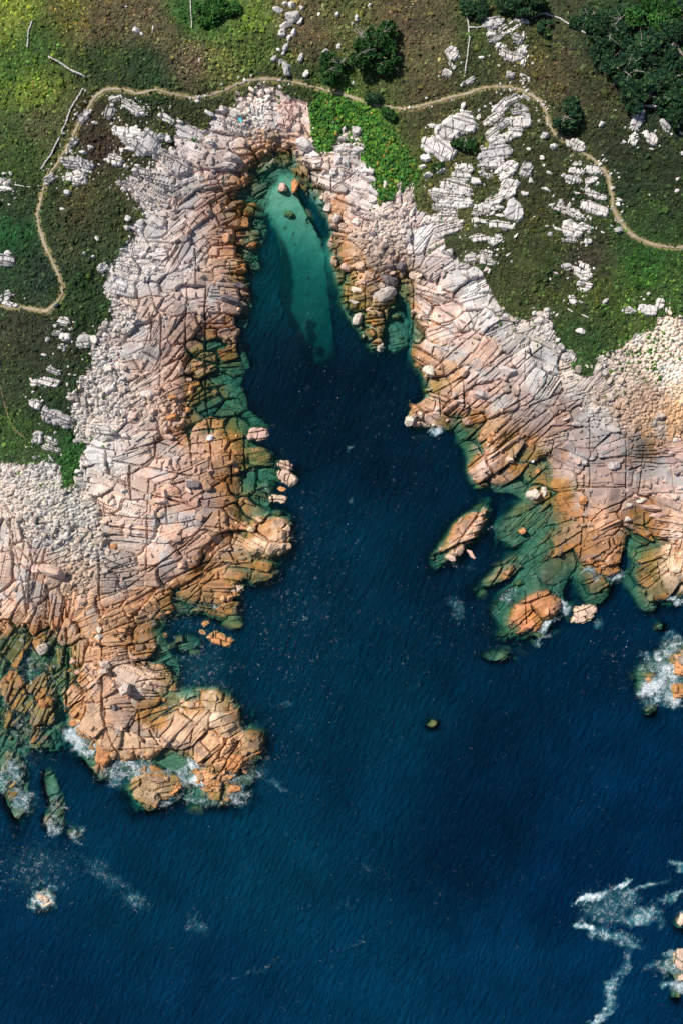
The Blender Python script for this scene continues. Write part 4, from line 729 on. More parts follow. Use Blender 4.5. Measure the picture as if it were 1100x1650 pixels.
# rocks standing in the sea (top given in metres where it stays under water)
add(SEA, 350, 450, Z_, [(185,688,86,60,-5,'p',.9),(268,660,78,14,-26,'o',.15),(302,825,68,36,-18,'c',.8),(310,878,78,52,-35,'c',.9),(290,930,54,24,-8,'o',.4),(272,975,72,28,-6,'c',.5),(305,765,62,36,12,'u',-.45),(268,1035,42,22,0,'u',-.15),(208,645,50,22,-10,'u',-1.2),
 (910,705,60,40,0,'u',-.5),(805,455,42,24,-70,'u',-.9),(793,162,38,26,0,'o',-.12),(770,120,30,20,0,'o',-.15),(245,848,24,34,0,'u',-.9),(178,755,86,30,-8,'o',.2)])
add(SEA, 0, 750, Z_, [(975,772,112,54,-15,'o',.5),(1030,712,90,42,-8,'u',-.2),(905,705,46,36,0,'o',.2),(895,738,38,32,0,'o',.1),(860,840,46,34,0,'u',-.6),(975,868,48,32,0,'u',-.7),(1010,541,108,36,-5,'c',.7),(1015,572,92,30,3,'o',.4),(1015,500,92,20,-6,'o',.4),(790,770,50,34,20,'u',-.2),(735,750,30,26,0,'o',.1),(760,800,40,24,20,'u',-.4),(800,868,30,16,0,'u',-1)])
add(SEA, 350, 100, Z_, [(290,558,44,38,0,'p',.7),(343,550,60,28,85,'o',.8),(322,668,50,34,0,'o',-.35),(415,668,60,24,-60,'o',-.4),(390,550,36,22,30,'o',-.2)])
add(SEA, 700, 750, Z_, [(660,660,94,62,18,'c',.9),(68,405,56,42,10,'c',.6),(388,293,34,32,30,'o',.5),(275,437,52,24,10,'u',-.4),(215,580,48,42,30,'u',-.6),(555,747,36,28,0,'u',-.5),(622,743,38,26,0,'u',-1.1),(315,825,56,38,0,'u',-.35),(402,845,60,36,-40,'u',-.3),
 (452,800,46,20,-60,'u',-.6),(370,862,28,18,0,'u',-1.),(870,945,48,36,80,'u',-.15),(975,728,40,28,20,'u',-.4),(955,1080,62,48,-10,'u',-.2),(375,520,50,30,0,'u',-.4),(315,745,80,30,15,'u',-.9),(465,755,46,26,-20,'u',-.3),(295,312,20,12,0,'u',-1.2),(200,180,44,20,30,'u',-.8),
 (215,88,60,26,18,'u',-.3),(945,950,36,30,90,'o',.5),(990,858,42,30,0,'o',.2),(1030,870,60,50,70,'o',-.1),(1088,885,70,44,85,'o',1.2),(1085,1010,52,40,0,'o',.9),(1060,1035,24,12,30,'c',.2),(160,390,50,20,-50,'p',.6)])
add(SEA, 0, 1000, 2.444, [(135,495,38,32,0,'o',-.1),(765,758,64,36,0,'u',-.15),(925,660,50,34,0,'o',.6),(835,628,60,44,20,'o',.6),(975,480,50,34,-10,'o',.5),(1010,490,34,40,80,'o',.3),(925,560,66,44,60,'o',1.2),(690,665,60,30,35,'o',.7),(410,520,90,54,70,'o',1.2),(340,440,80,50,-20,'o',.5),(290,400,60,40,-10,'o',.3),(280,840,40,24,0,'u',-.4)])
SEA += [(697,1167,17,13,35,'u',.12),(68,1447,12,22,80,'c',.5),(77,1455,10,18,100,'c',.3),(1097,1482,22,14,60,'c',.6),(1098,1545,34,26,90,'c',.7),(1094,1603,12,8,90,'u',-.1),(1098,1575,22,14,0,'c',.4)]

# ---- which place each rock belongs to, and how it can be told apart there
LAND = [(60,290,'by the left edge of the heath'),(120,270,'beside the path left of the dome rock'),(195,170,'on the heath under the left path bend'),(200,235,'around the grey dome rock'),(195,285,'on the heath margin below the dome rock'),(110,330,'on the low heath inside the path loop'),(275,255,'on the slabs left of the cove head'),
 (340,190,'by the heath edge left of the pebble chute'),(390,200,'beside the pebble chute'),(465,30,'in the stone train above the path'),(465,105,'where the stone train meets the path'),(545,60,'on the heath left of the big tree'),(460,190,'on the right of the pebble chute'),(495,235,'at the head of the cove'),(570,235,'in the bright green patch'),
 (545,270,'below the bright green patch'),(560,355,'on the blocky shore right of the green pool'),(600,440,'on the brown point right of the pool'),(620,490,'among the rocks of the brown point tip'),(720,110,'on the heath left of the upper path'),(800,40,'in the upper cluster near the field wall'),(830,85,'in the line above the path crest'),(735,205,'on the left of the ribbed outcrops'),
 (690,270,'by the ribbed outcrops near the gully'),(800,175,'just under the path crest'),(840,200,'in the cluster under the path crest'),(800,255,'in the middle of the ribbed outcrops'),(825,290,'below the middle ribbed outcrops'),(730,310,'on the great ribbed outcrop'),(795,330,'under the great ribbed outcrop'),(725,375,'at the lower heath edge of the outcrops'),(780,410,'on the heath tongue above the slabs'),
 (890,225,'beside the bend of the right path'),(920,280,'on the open heath inside the right path'),(955,320,'beside the lower right path'),(925,370,'in the middle of the right heath'),(1030,210,'near the tapered slab'),(1085,290,'at the far right of the heath'),(990,20,'near the upper right woods'),(940,440,'in the lower string of the right heath'),(880,520,'on the heath edge above the fan rock'),(1030,495,'above the pale gravel slope'),
 (940,530,'on the lowest heath tongue'),(760,630,'on the right shelf near the hollowed rock'),(830,600,'beside the fan-jointed rock'),(950,745,'on the big purple slab'),(1065,700,'in the gully beside the big purple slab'),(790,700,'on the orange shelf of the right shore'),(870,790,'on the shore below the big purple slab'),(1010,815,'in the wet gully below the big purple slab'),(1060,830,'on the right-hand slab platform'),
 (690,620,'at the foot of the right-hand slabs'),(670,670,'at the tip of the right-hand slabs'),(690,706,'in the water off the right-hand slabs'),(855,905,'over the submerged ledges'),(20,420,'by the left edge above the path'),(10,485,'beside the path at the left edge'),(105,530,'on the heath below the path bend'),(85,615,'in the lower left heath'),(90,680,'on the slanting heath ledge'),(145,440,'on the heath by the grey rubble'),
 (165,695,'in the grey stone field'),(240,640,'among the slabs of the grey shore'),(290,660,'in the brown block heap'),(270,740,'on the pink slabs of the left shore'),(335,760,'in the little block nest'),(265,800,'beside the lying pink blocks'),(370,470,'on the orange ledge left of the channel'),(110,870,'in the grey rubble strip'),(85,925,'beside the big pink boulder'),(60,1050,'in the weedy pool'),
 (120,1000,'along the rubble strip foot'),(190,860,'on the long pink slabs'),(340,880,'on the wet ledge of the left platform'),(245,990,'on the brown weedy flat'),(155,1080,'on top of the lower left headland'),(200,1110,'on the crown of the lower left headland'),(440,700,'off the left platform, upper group'),(460,760,'off the left platform, middle group'),(450,815,'off the left platform, lower group'),(370,960,'on the stepped corner of the left platform'),
 (345,1040,'in the dark notch under the left platform'),(290,1030,'at the inner edge of the dark notch'),(460,310,'in the head of the green pool'),(640,500,'in the inlet right of the brown point'),(645,615,'in the dark water right of the brown point'),(745,880,'beside the cracked islet'),(775,840,'in the channel by the cracked islet'),(820,1055,'under the orange islet'),(905,1020,'right of the orange islet'),
 (940,990,'off the tongue of the right shore'),(1060,1010,'off the right-hand platform'),(1050,1095,'in the surf at the right edge'),(1095,1075,'at the right edge in the surf'),(1095,1540,'at the lower right corner'),(697,1167,'alone in the open water of the bay'),(70,1452,'in the open sea at lower left'),(170,1200,'on the left corner of the surf headland'),(330,1290,'off the foot of the surf headland'),(400,1215,'on the right corner of the surf headland'),(50,1200,'in the water left of the surf headland'),(120,1345,'in the sea below the left reef'),(330,1150,'above the surf headland'),(640,1560,'in the lower bay')]
LN = np.array([(a, b) for a, b, _ in LAND], float)
ORD = ['', 'second', 'third', 'fourth', 'fifth', 'sixth', 'seventh', 'eighth', 'ninth', 'tenth', 'eleventh', 'twelfth', 'thirteenth', 'fourteenth', 'fifteenth', 'sixteenth', 'seventeenth', 'eighteenth', 'nineteenth', 'twentieth']
items = []
for kind, lst in (('rock_outcrop', OUT), ('boulder', BOU), ('sea_rock', SEA)):
    for it in lst:
        x, y, L, W, a, c = it[:6]
        if not (-8 < x < 1108 and -8 < y < 1658): continue
        k = int(((LN[:, 0]-x)**2+(LN[:, 1]-y)**2).argmin())
        size = L*W; asp = L/max(W, .1)
        form = 'long narrow' if asp > 2.3 else 'oblong' if asp > 1.45 else 'squarish'
        big = 'large' if size > 420 else 'middle-sized' if size > 130 else 'small'
        if kind == 'sea_rock' and it[6] < 0: big = 'submerged'
        noun = {'rock_outcrop': 'granite outcrop', 'boulder': 'boulder', 'sea_rock': 'rock'}[kind]
        items.append([kind, it, k, '%s %s %s %s %s' % (big, form, NAMEC[c][1], noun, LAND[k][2])])
by = {}
for q in items: by.setdefault(q[3], []).append(q)
for lab, qs in by.items():
    qs.sort(key=lambda q: q[1][0])
    for i, q in enumerate(qs):
        if len(qs) == 1: q.append(lab)
        elif i == 0: q.append(lab+', leftmost such')
        elif i == len(qs)-1: q.append(lab+', rightmost such')
        else: q.append(lab+', %s from left' % ORD[i])
GROUPS = {'rock_outcrop': 'granite outcrops breaking through the heath', 'boulder': 'loose boulders on the shore and heath', 'sea_rock': 'rocks standing in the sea'}
for n_, (kind, it, k, _, lab) in enumerate(items):
    x, y, L, W, a, c = it[:6]; base = NAMEC[c][0]*(1+.10*math.sin(n_*2.3))
    if float(f_V(x, y)) < 4 and kind != 'sea_rock' and c in 'gwp': base = base*.55+f_C(x, y)*.45
    if kind == 'rock_outcrop':
        me, loc = outcrop(x, y, L, W, a, base, n_+17, jang=it[6] if len(it) > 6 else None)
    elif kind == 'boulder':
        me, loc = boulder(x, y, L, W, a, base, hf=it[6] if len(it) > 6 else None, seed=n_*7+3, sub=3 if L > 8 else 2)
    else:
        t = it[6]; base = base if c != 'c' else lin((222, 192, 170))*.8; g = float(surf(x, y)); dp = min(g, t-.5)
        if t >= .4 and L > 22:
            me, loc = outcrop(x, y, L, W, a, base, n_+17, sea=t)
            link(kind, me, loc=loc, label=lab, category='sea rock', group=GROUPS[kind]); continue
        xx, yy = [float(q) for q in world(x, y, 0.0)]; H = t-g+.6 if t-g > .3 else .8
        V, F = stone_shape(4 if L > 20 else 3, L*S*1.1, W*S*1.1, 1.0, n_*5+2, 3.4, 11)
        V[:, 2] = np.where(V[:, 2] > 0, V[:, 2]*min(H*.75, min(L, W)*S*.42)/max(V[:, 2].max(), .1), V[:, 2]*H)
        V = tilt(V, math.radians(a), 0, 0); V[:, 2] += t-V[:, 2].max()
        wet = sstep(-.12, .22, V[:, 2]+.15*fbm(V[:, 0]*8, V[:, 1]*8+n_*9, 6, 331, 2))[:, None]
        C_ = rockcol(V, base, n_)*wet+(1-wet)*(WEED*.85 if t < .05 else .5*WEED+.3*base)
        me = mesh_np(kind, V, F, M_rock, np.clip(C_, .01, .8), smooth=False); loc = (xx, yy, 0)
    link(kind, me, loc=loc, label=lab, category={'rock_outcrop': 'rock outcrop', 'boulder': 'boulder', 'sea_rock': 'sea rock'}[kind], group=GROUPS[kind])

# ---------------------------------------------------------------- many small things nobody could count
def scatter(name, sub, P, size, cols, material, flat=(.7, 1.1), jit=.06, seed=1, upper=False, sink=.3, **props):
    r = np.random.default_rng(seed); B, F = ICO[sub]; n = len(P)
    if upper:
        keepf = (B[F][:, :, 2].mean(1) > -.25); F = F[keepf]; used = np.unique(F); m = np.full(len(B), -1); m[used] = np.arange(len(used)); B = B[used]; F = m[F]
    V = np.repeat(B[None], n, 0)*(1+r.normal(0, jit, (n, len(B), 1)))
    V = V/((np.abs(V)**2.8).sum(2)**(1/2.8))[..., None]*np.linalg.norm(V, axis=2)[..., None]
    if not upper:
        for _ in range(6):
            nn = r.normal(size=(n, 1, 3)); nn[..., 2] = abs(nn[..., 2])*.9; nn /= np.linalg.norm(nn, axis=2, keepdims=True)
            k_ = (V*nn).sum(2, keepdims=True)-r.uniform(.45, .85, (n, 1, 1)); V = V-np.clip(k_, 0, None)*nn
    sc = np.stack([size, size*r.uniform(.45, 1, n), size*r.uniform(*flat, n)], -1)
    V = V*sc[:, None, :]; th = r.uniform(0, 6.283, n); c, s = np.cos(th)[:, None], np.sin(th)[:, None]
    tx = r.normal(0, .25, (n, 1)); V[..., 2] += V[..., 0]*tx
    x = V[..., 0]*c-V[..., 1]*s; y = V[..., 0]*s+V[..., 1]*c
    wxp, wyp = world(P[:, 0], P[:, 1]); zz = f_Z(P[:, 0], P[:, 1])
    V = np.stack([x+wxp[:, None], y+wyp[:, None], V[..., 2]+(zz+size*(1-2*sink)*.4)[:, None]], -1)
    Fa = (F[None]+(np.arange(n)*len(B))[:, None, None]).reshape(-1, 3)
    Ca = np.repeat(cols[:, None], len(B), 1)*(1+r.normal(0, .10, (n, len(B), 1)))
    return link(name, mesh_np(name, V.reshape(-1, 3), Fa, material, np.clip(Ca.reshape(-1, 3), .003, .9)), **props)
def cast(n, seed, y1=1330): 
    r = np.random.default_rng(seed); return r.uniform(X0, X1, n), r.uniform(Y0, y1, n), r
# broken stones of the rubble fields
x, y, r = cast(115000, 51); Rv = f_R(x, y)[:, 6]; v = f_V(x, y)+6*fbm(x, y, 14, 41, 3); zz = f_Z(x, y)
pr = np.where(v < 3, sstep(.42, .85, Rv+.3*fbm(x, y, 20, 191, 3)), 0)*(zz > -.6)
pr = np.maximum(pr, .07*(v < 0)*(zz > .1)); pr = np.maximum(pr, sstep(26, 0, v)*(v > -3)*.22*(sstep(.1, .5, Rv)*.8+.2)*sstep(-.15, .4, fbm(x, y, 22, 193, 3)))
k = r.random(len(x)) < pr*.62; x, y, Rv = x[k], y[k], Rv[k]
bl_ = f_R(x, y)[:, 4]
sz = S*np.clip(r.lognormal(-.12, .66, len(x))*np.clip(bl_*.25, 1.0, 3.0)*np.where(r.random(len(x)) < .05, 2.3, 1), .7, 7.5)
wz2 = (x > 1000) & (y > 520) & (y < 690); sz = np.where(wz2, sz*.62, sz)
cb = f_C(x, y)*.96*(1+r.normal(0, .19, len(x)))[:, None]*(1+r.normal(0, .04, (len(x), 1))*np.array([1, 0, -1]))
big = sz > .24
scatter('rubble_stones', 2, np.stack([x, y], -1)[big], sz[big], cb[big], M_rock, (.5, .95), .05, 5, kind='stuff', label='loose broken stones of the rubble fields')
scatter('rubble_pebbles', 1, np.stack([x, y], -1)[~big], sz[~big], cb[~big], M_rock, (.5, 1.0), .07, 6, kind='stuff', label='small pebbles between the broken stones')
# pale stone chips lying about the heath outcrops
oc = np.array([(q[0], q[1], max(q[2], q[3])) for q in OUT]); r = np.random.default_rng(8)
pk = r.choice(len(oc), 800, p=(w_ := np.where((oc[:, 0] < 300) & (oc[:, 1] < 330), 3.0, 1.0))/w_.sum()); an = r.uniform(0, 6.28, 800); rd = oc[pk, 2]*r.uniform(.4, 1.25, 800)
P = np.stack([oc[pk, 0]+np.cos(an)*rd, oc[pk, 1]+np.sin(an)*rd], -1); k = (f_P(P[:, 0], P[:, 1]) > 5); P = P[k]
Pp = np.array(PATH)[[40, 41, 42, 43, 44, 47, 48, 48, 49, 51, 52, 36, 37, 28, 14, 17, 23, 26]]; Pp = np.repeat(Pp, 9, 0)+r.normal(0, 1, (162, 2))*np.array([9, 5]); P = np.concatenate([P, Pp])
scatter('stone_chips', 2, P, S*np.clip(r.lognormal(.5, .45, len(P)), .9, 4), np.repeat(WHITE[None], len(P), 0)*r.uniform(.8, 1.05, (len(P), 1)), M_rock, (.6, .9), .1, 9, sink=.1, kind='stuff', label='pale stone chips scattered round the outcrops')
# heather and low scrub
x, y, r = cast(230000, 61, 800); v = f_V(x, y)+7*fbm(x, y, 16, 41, 4); p_ = f_P(x, y)
Rn = fbm(x, y, 11, 195, 3)
k = (v > -.5) & (p_ > 2.9+3.2*Rn) & (r.random(len(x)) < .55+.4*Rn)
x, y = x[k], y[k]; n = len(x)
inb = sdf([(497,168),(520,150),(560,160),(590,175),(625,205),(655,235),(672,270),(668,300),(640,312),(612,330),(600,300),(585,250),(560,235),(515,250),(500,215)], x, y)+7*fbm(x, y, 15, 197, 3)
vc_ = f_VC(x, y)
sp = fbm(x, y, 30, 199, 3)+r.normal(0, .45, n)
tone = np.where((sp < -.42)[:, None], np.array([1.08, .86, .95]), np.where((sp > .5)[:, None], np.array([1.35, 1.25, .75]), np.array([.88, 1.05, .9])))
vc_ = vc_*(1+.45*fbm(x, y, 44, 231, 3)[:, None]*np.array([1.1, .9, .6]))*tone*np.clip(r.lognormal(0, .42, n), .35, 3.0)[:, None]*1.12
sz = S*np.clip(r.lognormal(.28, .42, n), .7, 4.2)
dk_ = x > 930
wd = inb < 2
scatter('heather', 1, np.stack([x, y], -1)[wd], sz[wd], vc_[wd], M_leaf, (.45, .9), .20, 12, upper=True, sink=.45, kind='stuff', label='low heather and scrub over the headland')
x3, y3, r = cast(9000, 63, 800); v3 = f_V(x3, y3); wd_ = sstep(880, 1000, x3)*sstep(210, 110, y3)*.42
k = (v3 > 5) & (f_P(x3, y3) > 9) & (fbm(x3, y3, 32, 233, 4)+r.normal(0, .12, len(x3))+wd_ > .14)
x3, y3 = x3[k], y3[k]; c3 = f_VC(x3, y3)*np.where(fbm(x3, y3, 60, 237, 2)[:, None] > .05, np.array([1.25, 1.35, .8]), np.array([.62, .85, .75]))*(1-.35*wd_[k][:, None]/.42)*np.clip(r.lognormal(0, .2, (len(x3), 1)), .6, 1.5)
scatter('low_shrubs', 2, np.stack([x3, y3], -1), S*np.clip(r.lognormal(.95, .35, len(x3)), 1.5, 6), c3, M_leaf, (.4, .8), .24, 15, upper=True, sink=.4, kind='stuff', label='denser low shrubs in patches over the heath')
bx, by_, r = cast(60000, 66, 400); k = (bx > 480) & (bx < 690) & (by_ > 140) & (by_ < 345); bx, by_ = bx[k], by_[k]
kb = sdf([(497,168),(520,150),(560,160),(590,175),(625,205),(655,235),(672,270),(668,300),(640,312),(612,330),(600,300),(585,250),(560,235),(515,250),(500,215)], bx, by_)+7*fbm(bx, by_, 15, 197, 3) > 0
bx, by_ = bx[kb], by_[kb]
bx = np.concatenate([bx, x[~wd]]); by_ = np.concatenate([by_, y[~wd]]); n = len(bx)
t_ = r.random(n); bc = np.where((t_ < .045)[:, None], lin((150, 130, 56)), np.where((t_ < .2)[:, None], lin((106, 134, 52)), np.where((t_ < .62)[:, None], lin((70, 120, 48)), lin((46, 88, 38)))))*.85*np.clip(r.lognormal(0, .3, n), .5, 1.9)[:, None]
scatter('bramble_patch', 1, np.stack([bx, by_], -1), S*np.clip(r.lognormal(.45, .35, n), .8, 3.5), bc, M_leaf, (.5, 1.1), .22, 13, upper=True, sink=.3, kind='stuff', label='bright green leafy patch beside the cove head')
# tufts of green between the stones
x, y, r = cast(60000, 68, 860); v = f_V(x, y); a_ = np.exp(-(((x-1045)/34)**2+((y-572)/34)**2))*.8
a_ = np.maximum(a_, .5*np.exp(-(((x-985)/12)**2+((y-620)/24)**2))); a_ = np.maximum(a_, .22*sstep(-34, -2, v)*(v < 3)*sstep(0, .35, fbm(x, y, 18, 227, 3))); a_ = np.maximum(a_, .5*np.exp(-(((x-45)/50)**2+((y-775)/26)**2))*sstep(-.1, .3, fbm(x, y, 14, 229, 3)))
for (tx_, ty_, tr_) in ((262,222,8),(322,221,11),(700,395,8),(712,362,10),(770,230,9),(866,545,9),(790,500,4),(725,300,4),(745,330,5),(160,640,8),(144,578,8)): a_ = np.maximum(a_, .8*np.exp(-((x-tx_)**2+(y-ty_)**2)/tr_**2))
k = (r.random(len(x)) < a_) & (f_Z(x, y) > 1) & (f_P(x, y) > 5); x, y = x[k], y[k]; n = len(x)
scatter('grass_tufts', 1, np.stack([x, y], -1), S*np.clip(r.lognormal(.45, .4, n), .8, 4), lin((78, 118, 42))*.8*np.clip(r.lognormal(0, .3, (n, 1)), .5, 1.8), M_leaf, (.5, 1.0), .22, 14, upper=True, sink=.2, kind='stuff', label='green tufts growing between the stones')

# ---------------------------------------------------------------- footpath
def path_strip(name, pts, wpx, col, seed, **props):
    P = [np.array(p, float) for p in pts]; Q = []
    for a, b in zip(P[:-1], P[1:]):
        m = max(1, int(np.linalg.norm(b-a)/2.0))
        for i in range(m): Q.append(a+(b-a)*i/m)
    Q = np.array(Q+[P[-1]])
    for _ in range(5): Q[1:-1] = .25*Q[:-2]+.5*Q[1:-1]+.25*Q[2:]
    T = np.gradient(Q, axis=0); T /= np.linalg.norm(T, axis=1)[:, None]; N = np.stack([-T[:, 1], T[:, 0]], -1)
    r = fbm(np.arange(len(Q))*2.0, np.zeros(len(Q)), 12, seed, 3); r2 = fbm(np.arange(len(Q))*2.0, np.zeros(len(Q)), 9, seed+1, 3)
    us = np.linspace(-1, 1, 9); rows = []
    for u in us:
        w = wpx*.5*(1+.8*(r if u < 0 else r2)); rows.append(Q+N*(u*w)[:, None])
    G = np.stack(rows, 1)
    gx, gy = world(G[..., 0], G[..., 1]); gz = f_Z(G[..., 0], G[..., 1])+.05+.05*(1-np.abs(us)[None]**2)+.03*fbm(G[..., 0], G[..., 1], 4, seed+2, 2)
    gz[:, 0] -= .25; gz[:, -1] -= .25
    c = lin(col)*.80*(1+.20*fbm(G[..., 0], G[..., 1], 8, seed+3, 3))[..., None]
    hf = fbm(G[..., 0], G[..., 1], 5, seed+5, 3)*.5+.35*np.abs(us)[None]-.12
    g_ = np.clip(hf*3, 0, .8)[..., None]; c = c*(1-g_)+g_*lin((128, 120, 72))*.8
    me = mesh_np(name, np.stack([gx, gy, gz], -1).reshape(-1, 3), grid_faces(G.shape[0], 9)[:, ::-1], M_path, np.clip(c.reshape(-1, 3), .02, .8), smooth=True)
    return link(name, me, kind='structure', **props)
path_strip('footpath', PATH, 5.6, (176, 160, 138), 401)
path_strip('side_path', [(-20, 612), (2, 620), (6, 645), (14, 668), (22, 690), (40, 706)], 3.0, (120, 110, 82), 431)

# ---------------------------------------------------------------- dry stone walls
def stone_wall(pts, wpx, seed, label):
    P = [np.array(p, float) for p in pts]; Q = []
    for a, b in zip(P[:-1], P[1:]):
        m = max(1, int(np.linalg.norm(b-a)/(wpx*.42)))
        for i in range(m): Q.append(a+(b-a)*i/m)
    Q = np.array(Q); r = np.random.default_rng(seed); n = len(Q); ang = []
    x0, y0 = spot(*Q[n//2]); z0 = float(surf(*Q[n//2])); Vs, Fs, Cs, k = [], [], [], 0
    for q in Q:
        for lay in range(2 if wpx > 2.5 else 1):
            B, F = ICO[2]; s = np.array([r.uniform(.34, .55), r.uniform(.3, .5), r.uniform(.25, .4)])*wpx*S*1.05
            V = B/((np.abs(B)**3).sum(1)**(1/3))[:, None]*s*(1+r.normal(0, .05, (len(B), 1)))
            V = tilt(V, r.uniform(0, 6), r.normal(0, .1), r.normal(0, .1))
            p = q+r.normal(0, wpx*.12, 2); X, Y = spot(*p)
            V = V+np.array([X-x0, Y-y0, float(surf(*p))-z0+.22+lay*.34])
            Vs.append(V); Fs.append(F+k); k += len(V); Cs.append(np.repeat((WHITE*r.uniform(.72, 1.0))[None], len(V), 0))
    me = mesh_np('stone_wall', np.concatenate(Vs), np.concatenate(Fs), M_rock, np.concatenate(Cs))
    link('stone_wall', me, loc=(x0, y0, z0), label=label, category='stone wall', kind='thing')
def cr(ox, oy, sc, pts): return [(ox+a/sc, oy+b/sc) for a, b in pts]
stone_wall(cr(0,0,Z_,[(370,395),(345,440),(315,490),(290,560),(255,630),(230,685),(185,750)]), 2.3, 1, 'long leaning drystone wall running down the heath left of the footpath')
stone_wall(cr(0,0,Z_,[(225,262),(265,280),(320,318),(380,342)]), 2.6, 2, 'short low drystone wall slanting down towards the top left path corner')
stone_wall(cr(0,0,Z_,[(145,98),(130,140),(127,165),(125,215)]), 2.2, 3, 'broken little stone wall high in the top left heath')
stone_wall(cr(0,0,Z_,[(70,822),(100,828),(140,832)]), 1.8, 4, 'thin level stone row near the left edge beside the path')
stone_wall(cr(700,0,Z_,[(135,50),(148,120),(152,180),(140,270),(130,345)]), 2.0, 5, 'thin upright wall line left of the upper outcrops')
stone_wall(cr(700,0,Z_,[(150,125),(180,128),(210,122)]), 2.0, 6, 'short wall stub joining the thin upright wall to the outcrops')
stone_wall(cr(700,0,Z_,[(430,80),(460,68),(490,62),(550,85),(600,115),(665,150)]), 2.4, 7, 'curving drystone wall right of the upper outcrops')
stone_wall(cr(700,0,Z_,[(795,262),(815,325),(850,395)]), 2.4, 8, 'short wall on the edge of the upper right woods')
stone_wall(cr(700,0,Z_,[(885,420),(895,450),(912,474),(960,476),(1020,488)]), 2.6, 9, 'angled wall touching the top of the tapered slab')
stone_wall(cr(0,0,Z_,[(845,0),(848,60),(850,100),(850,130)]), 1.6, 10, 'faint dotted stone row at the top beside the pale scrub')

# ---------------------------------------------------------------- trees and big bushes
def cyl(a, b, ra, rb, n=7):
    a, b = np.array(a, float), np.array(b, float); d = b-a; d /= np.linalg.norm(d)
    u = np.cross(d, [0, 0, 1.0]); u = u/np.linalg.norm(u) if np.linalg.norm(u) > .05 else np.array([1., 0, 0]); w = np.cross(d, u)
    t = np.linspace(0, 2*math.pi, n, endpoint=False); ring = np.cos(t)[:, None]*u+np.sin(t)[:, None]*w
    V = np.concatenate([a+ring*ra, b+ring*rb]); i = np.arange(n); j = (i+1) % n
    return V, np.stack([i, j, n+j, n+i], -1)
def tree(px, py, rx, ry, h, cols, label, seed, name='tree', cat='tree', dead=.15, group='trees and big bushes on the heath', dens=1.0):
    r = np.random.default_rng(seed); k = S*(HC-float(f_M(px, py))-h*.7)/HC
    X = (px-550)*k; Y = (825-py)*k; z0 = float(surf(px, py)); rx, ry = rx*S, ry*S
    root = link(name, None, loc=(X, Y, z0-.1), label=label, category=cat, group=group)
    # trunk with limbs
    Vs, Fs, n = [], [], 0
    def put(vf):
        nonlocal n
        Vs.append(vf[0]); Fs.append(vf[1]+n); n += len(vf[0])
    tr_ = .06*(rx+ry)
    put(cyl((0, 0, -.2), (r.normal(0, .1), r.normal(0, .1), h*.45), tr_, tr_*.7))
    me = mesh_np('trunk', np.concatenate(Vs), np.concatenate(Fs), M_wood, np.repeat(lin((110, 98, 88))[None]*.8, n, 0), smooth=True); link('trunk', me, parent=root)
    lobes = []
    for i in range(9 if rx > 2 else 6):
        a = r.uniform(0, 6.283); d = math.sqrt(r.uniform(.02, .75)); c = np.array([math.cos(a)*d*rx, math.sin(a)*d*ry, h*r.uniform(.45, .85)*(1-.35*d)])
        lobes.append((c, r.uniform(.26, .46)))
        Vs, Fs, n = [], [], 0
        mid = c*np.array([.5, .5, .7]); put(cyl((0, 0, h*.35), mid, tr_*.42, tr_*.26)); put(cyl(mid, c+np.array([0, 0, h*.12]), tr_*.26, tr_*.08))
        for _ in range(3):
            e = c+r.normal(0, .22, 3)*np.array([rx, ry, h*.5]); put(cyl(mid, e, tr_*.14, tr_*.04, 5))
        me = mesh_np('limb', np.concatenate(Vs), np.concatenate(Fs), M_wood, np.repeat(lin((150, 142, 132))[None]*.8, n, 0), smooth=True); link('limb', me, parent=root)
    # foliage: leaf-sized tufts on the lobes
    N = int(520*(rx*ry)**.5*2.2*dens)+900
    li = r.integers(0, len(lobes), N); d = r.normal(size=(N, 3)); d /= np.linalg.norm(d, axis=1)[:, None]
    rad = r.uniform(.45, 1.0, N)**.5*(1+.25*np.sin(d[:, 0]*5+li)*np.cos(d[:, 1]*6+2*li))
    cen = np.array([q[0] for q in lobes])[li]; rr = np.array([q[1] for q in lobes])[li]
    P = cen+d*(rad*rr)[:, None]*np.array([rx, ry, h*.55]); P[:, 2] = np.maximum(P[:, 2], .15)
    keep = fbm(P[:, 0]*10+seed*50, P[:, 1]*10+P[:, 2]*4, 11, 501, 3) > -.22; P, li = P[keep], li[keep]; N = len(P)
    s = r.uniform(.10, .24, N)*(.8 if rx < 1.5 else 1.15)
    o = r.normal(size=(N, 4, 3))*s[:, None, None]*np.array([1, 1, .6])
    V = P[:, None]+o; V = V.reshape(-1, 3); i = np.arange(N)*4
    F = np.concatenate([np.stack([i, i+1, i+2], -1), np.stack([i, i+2, i+3], -1), np.stack([i+1, i+3, i+2], -1)])
    cc_ = np.array([lin(c)*.85 for c in cols])[r.integers(0, len(cols), N)]*np.clip(r.lognormal(0, .28, (N, 1)), .5, 1.9)*(1+.15*np.sin(li*2.1))[:, None]
    me = mesh_np('crown', V, F, M_leaf, np.repeat(np.clip(cc_, .004, .5), 4, 0)); link('crown', me, parent=root)
    for q in range(int(dead*14)):
        a = r.uniform(0, 6.28); Vs, Fs, n = [], [], 0; b0 = np.array([math.cos(a)*rx*.25, math.sin(a)*ry*.25, h*.75]); b1 = b0+np.array([math.cos(a+r.normal(0, .7))*rx*.5, math.sin(a+r.normal(0, .7))*ry*.5, h*.22])
        put(cyl(b0, b1, .05, .02, 5)); m = .5*(b0+b1)
        for _ in range(3): put(cyl(m, m+r.normal(0, .25, 3)*np.array([rx, ry, .6]), .03, .012, 4))
        me = mesh_np('dead_branch', np.concatenate(Vs), np.concatenate(Fs), M_wood, np.repeat(lin((190, 182, 172))[None]*.8, n, 0)); link('dead_branch', me, parent=root)
    return root
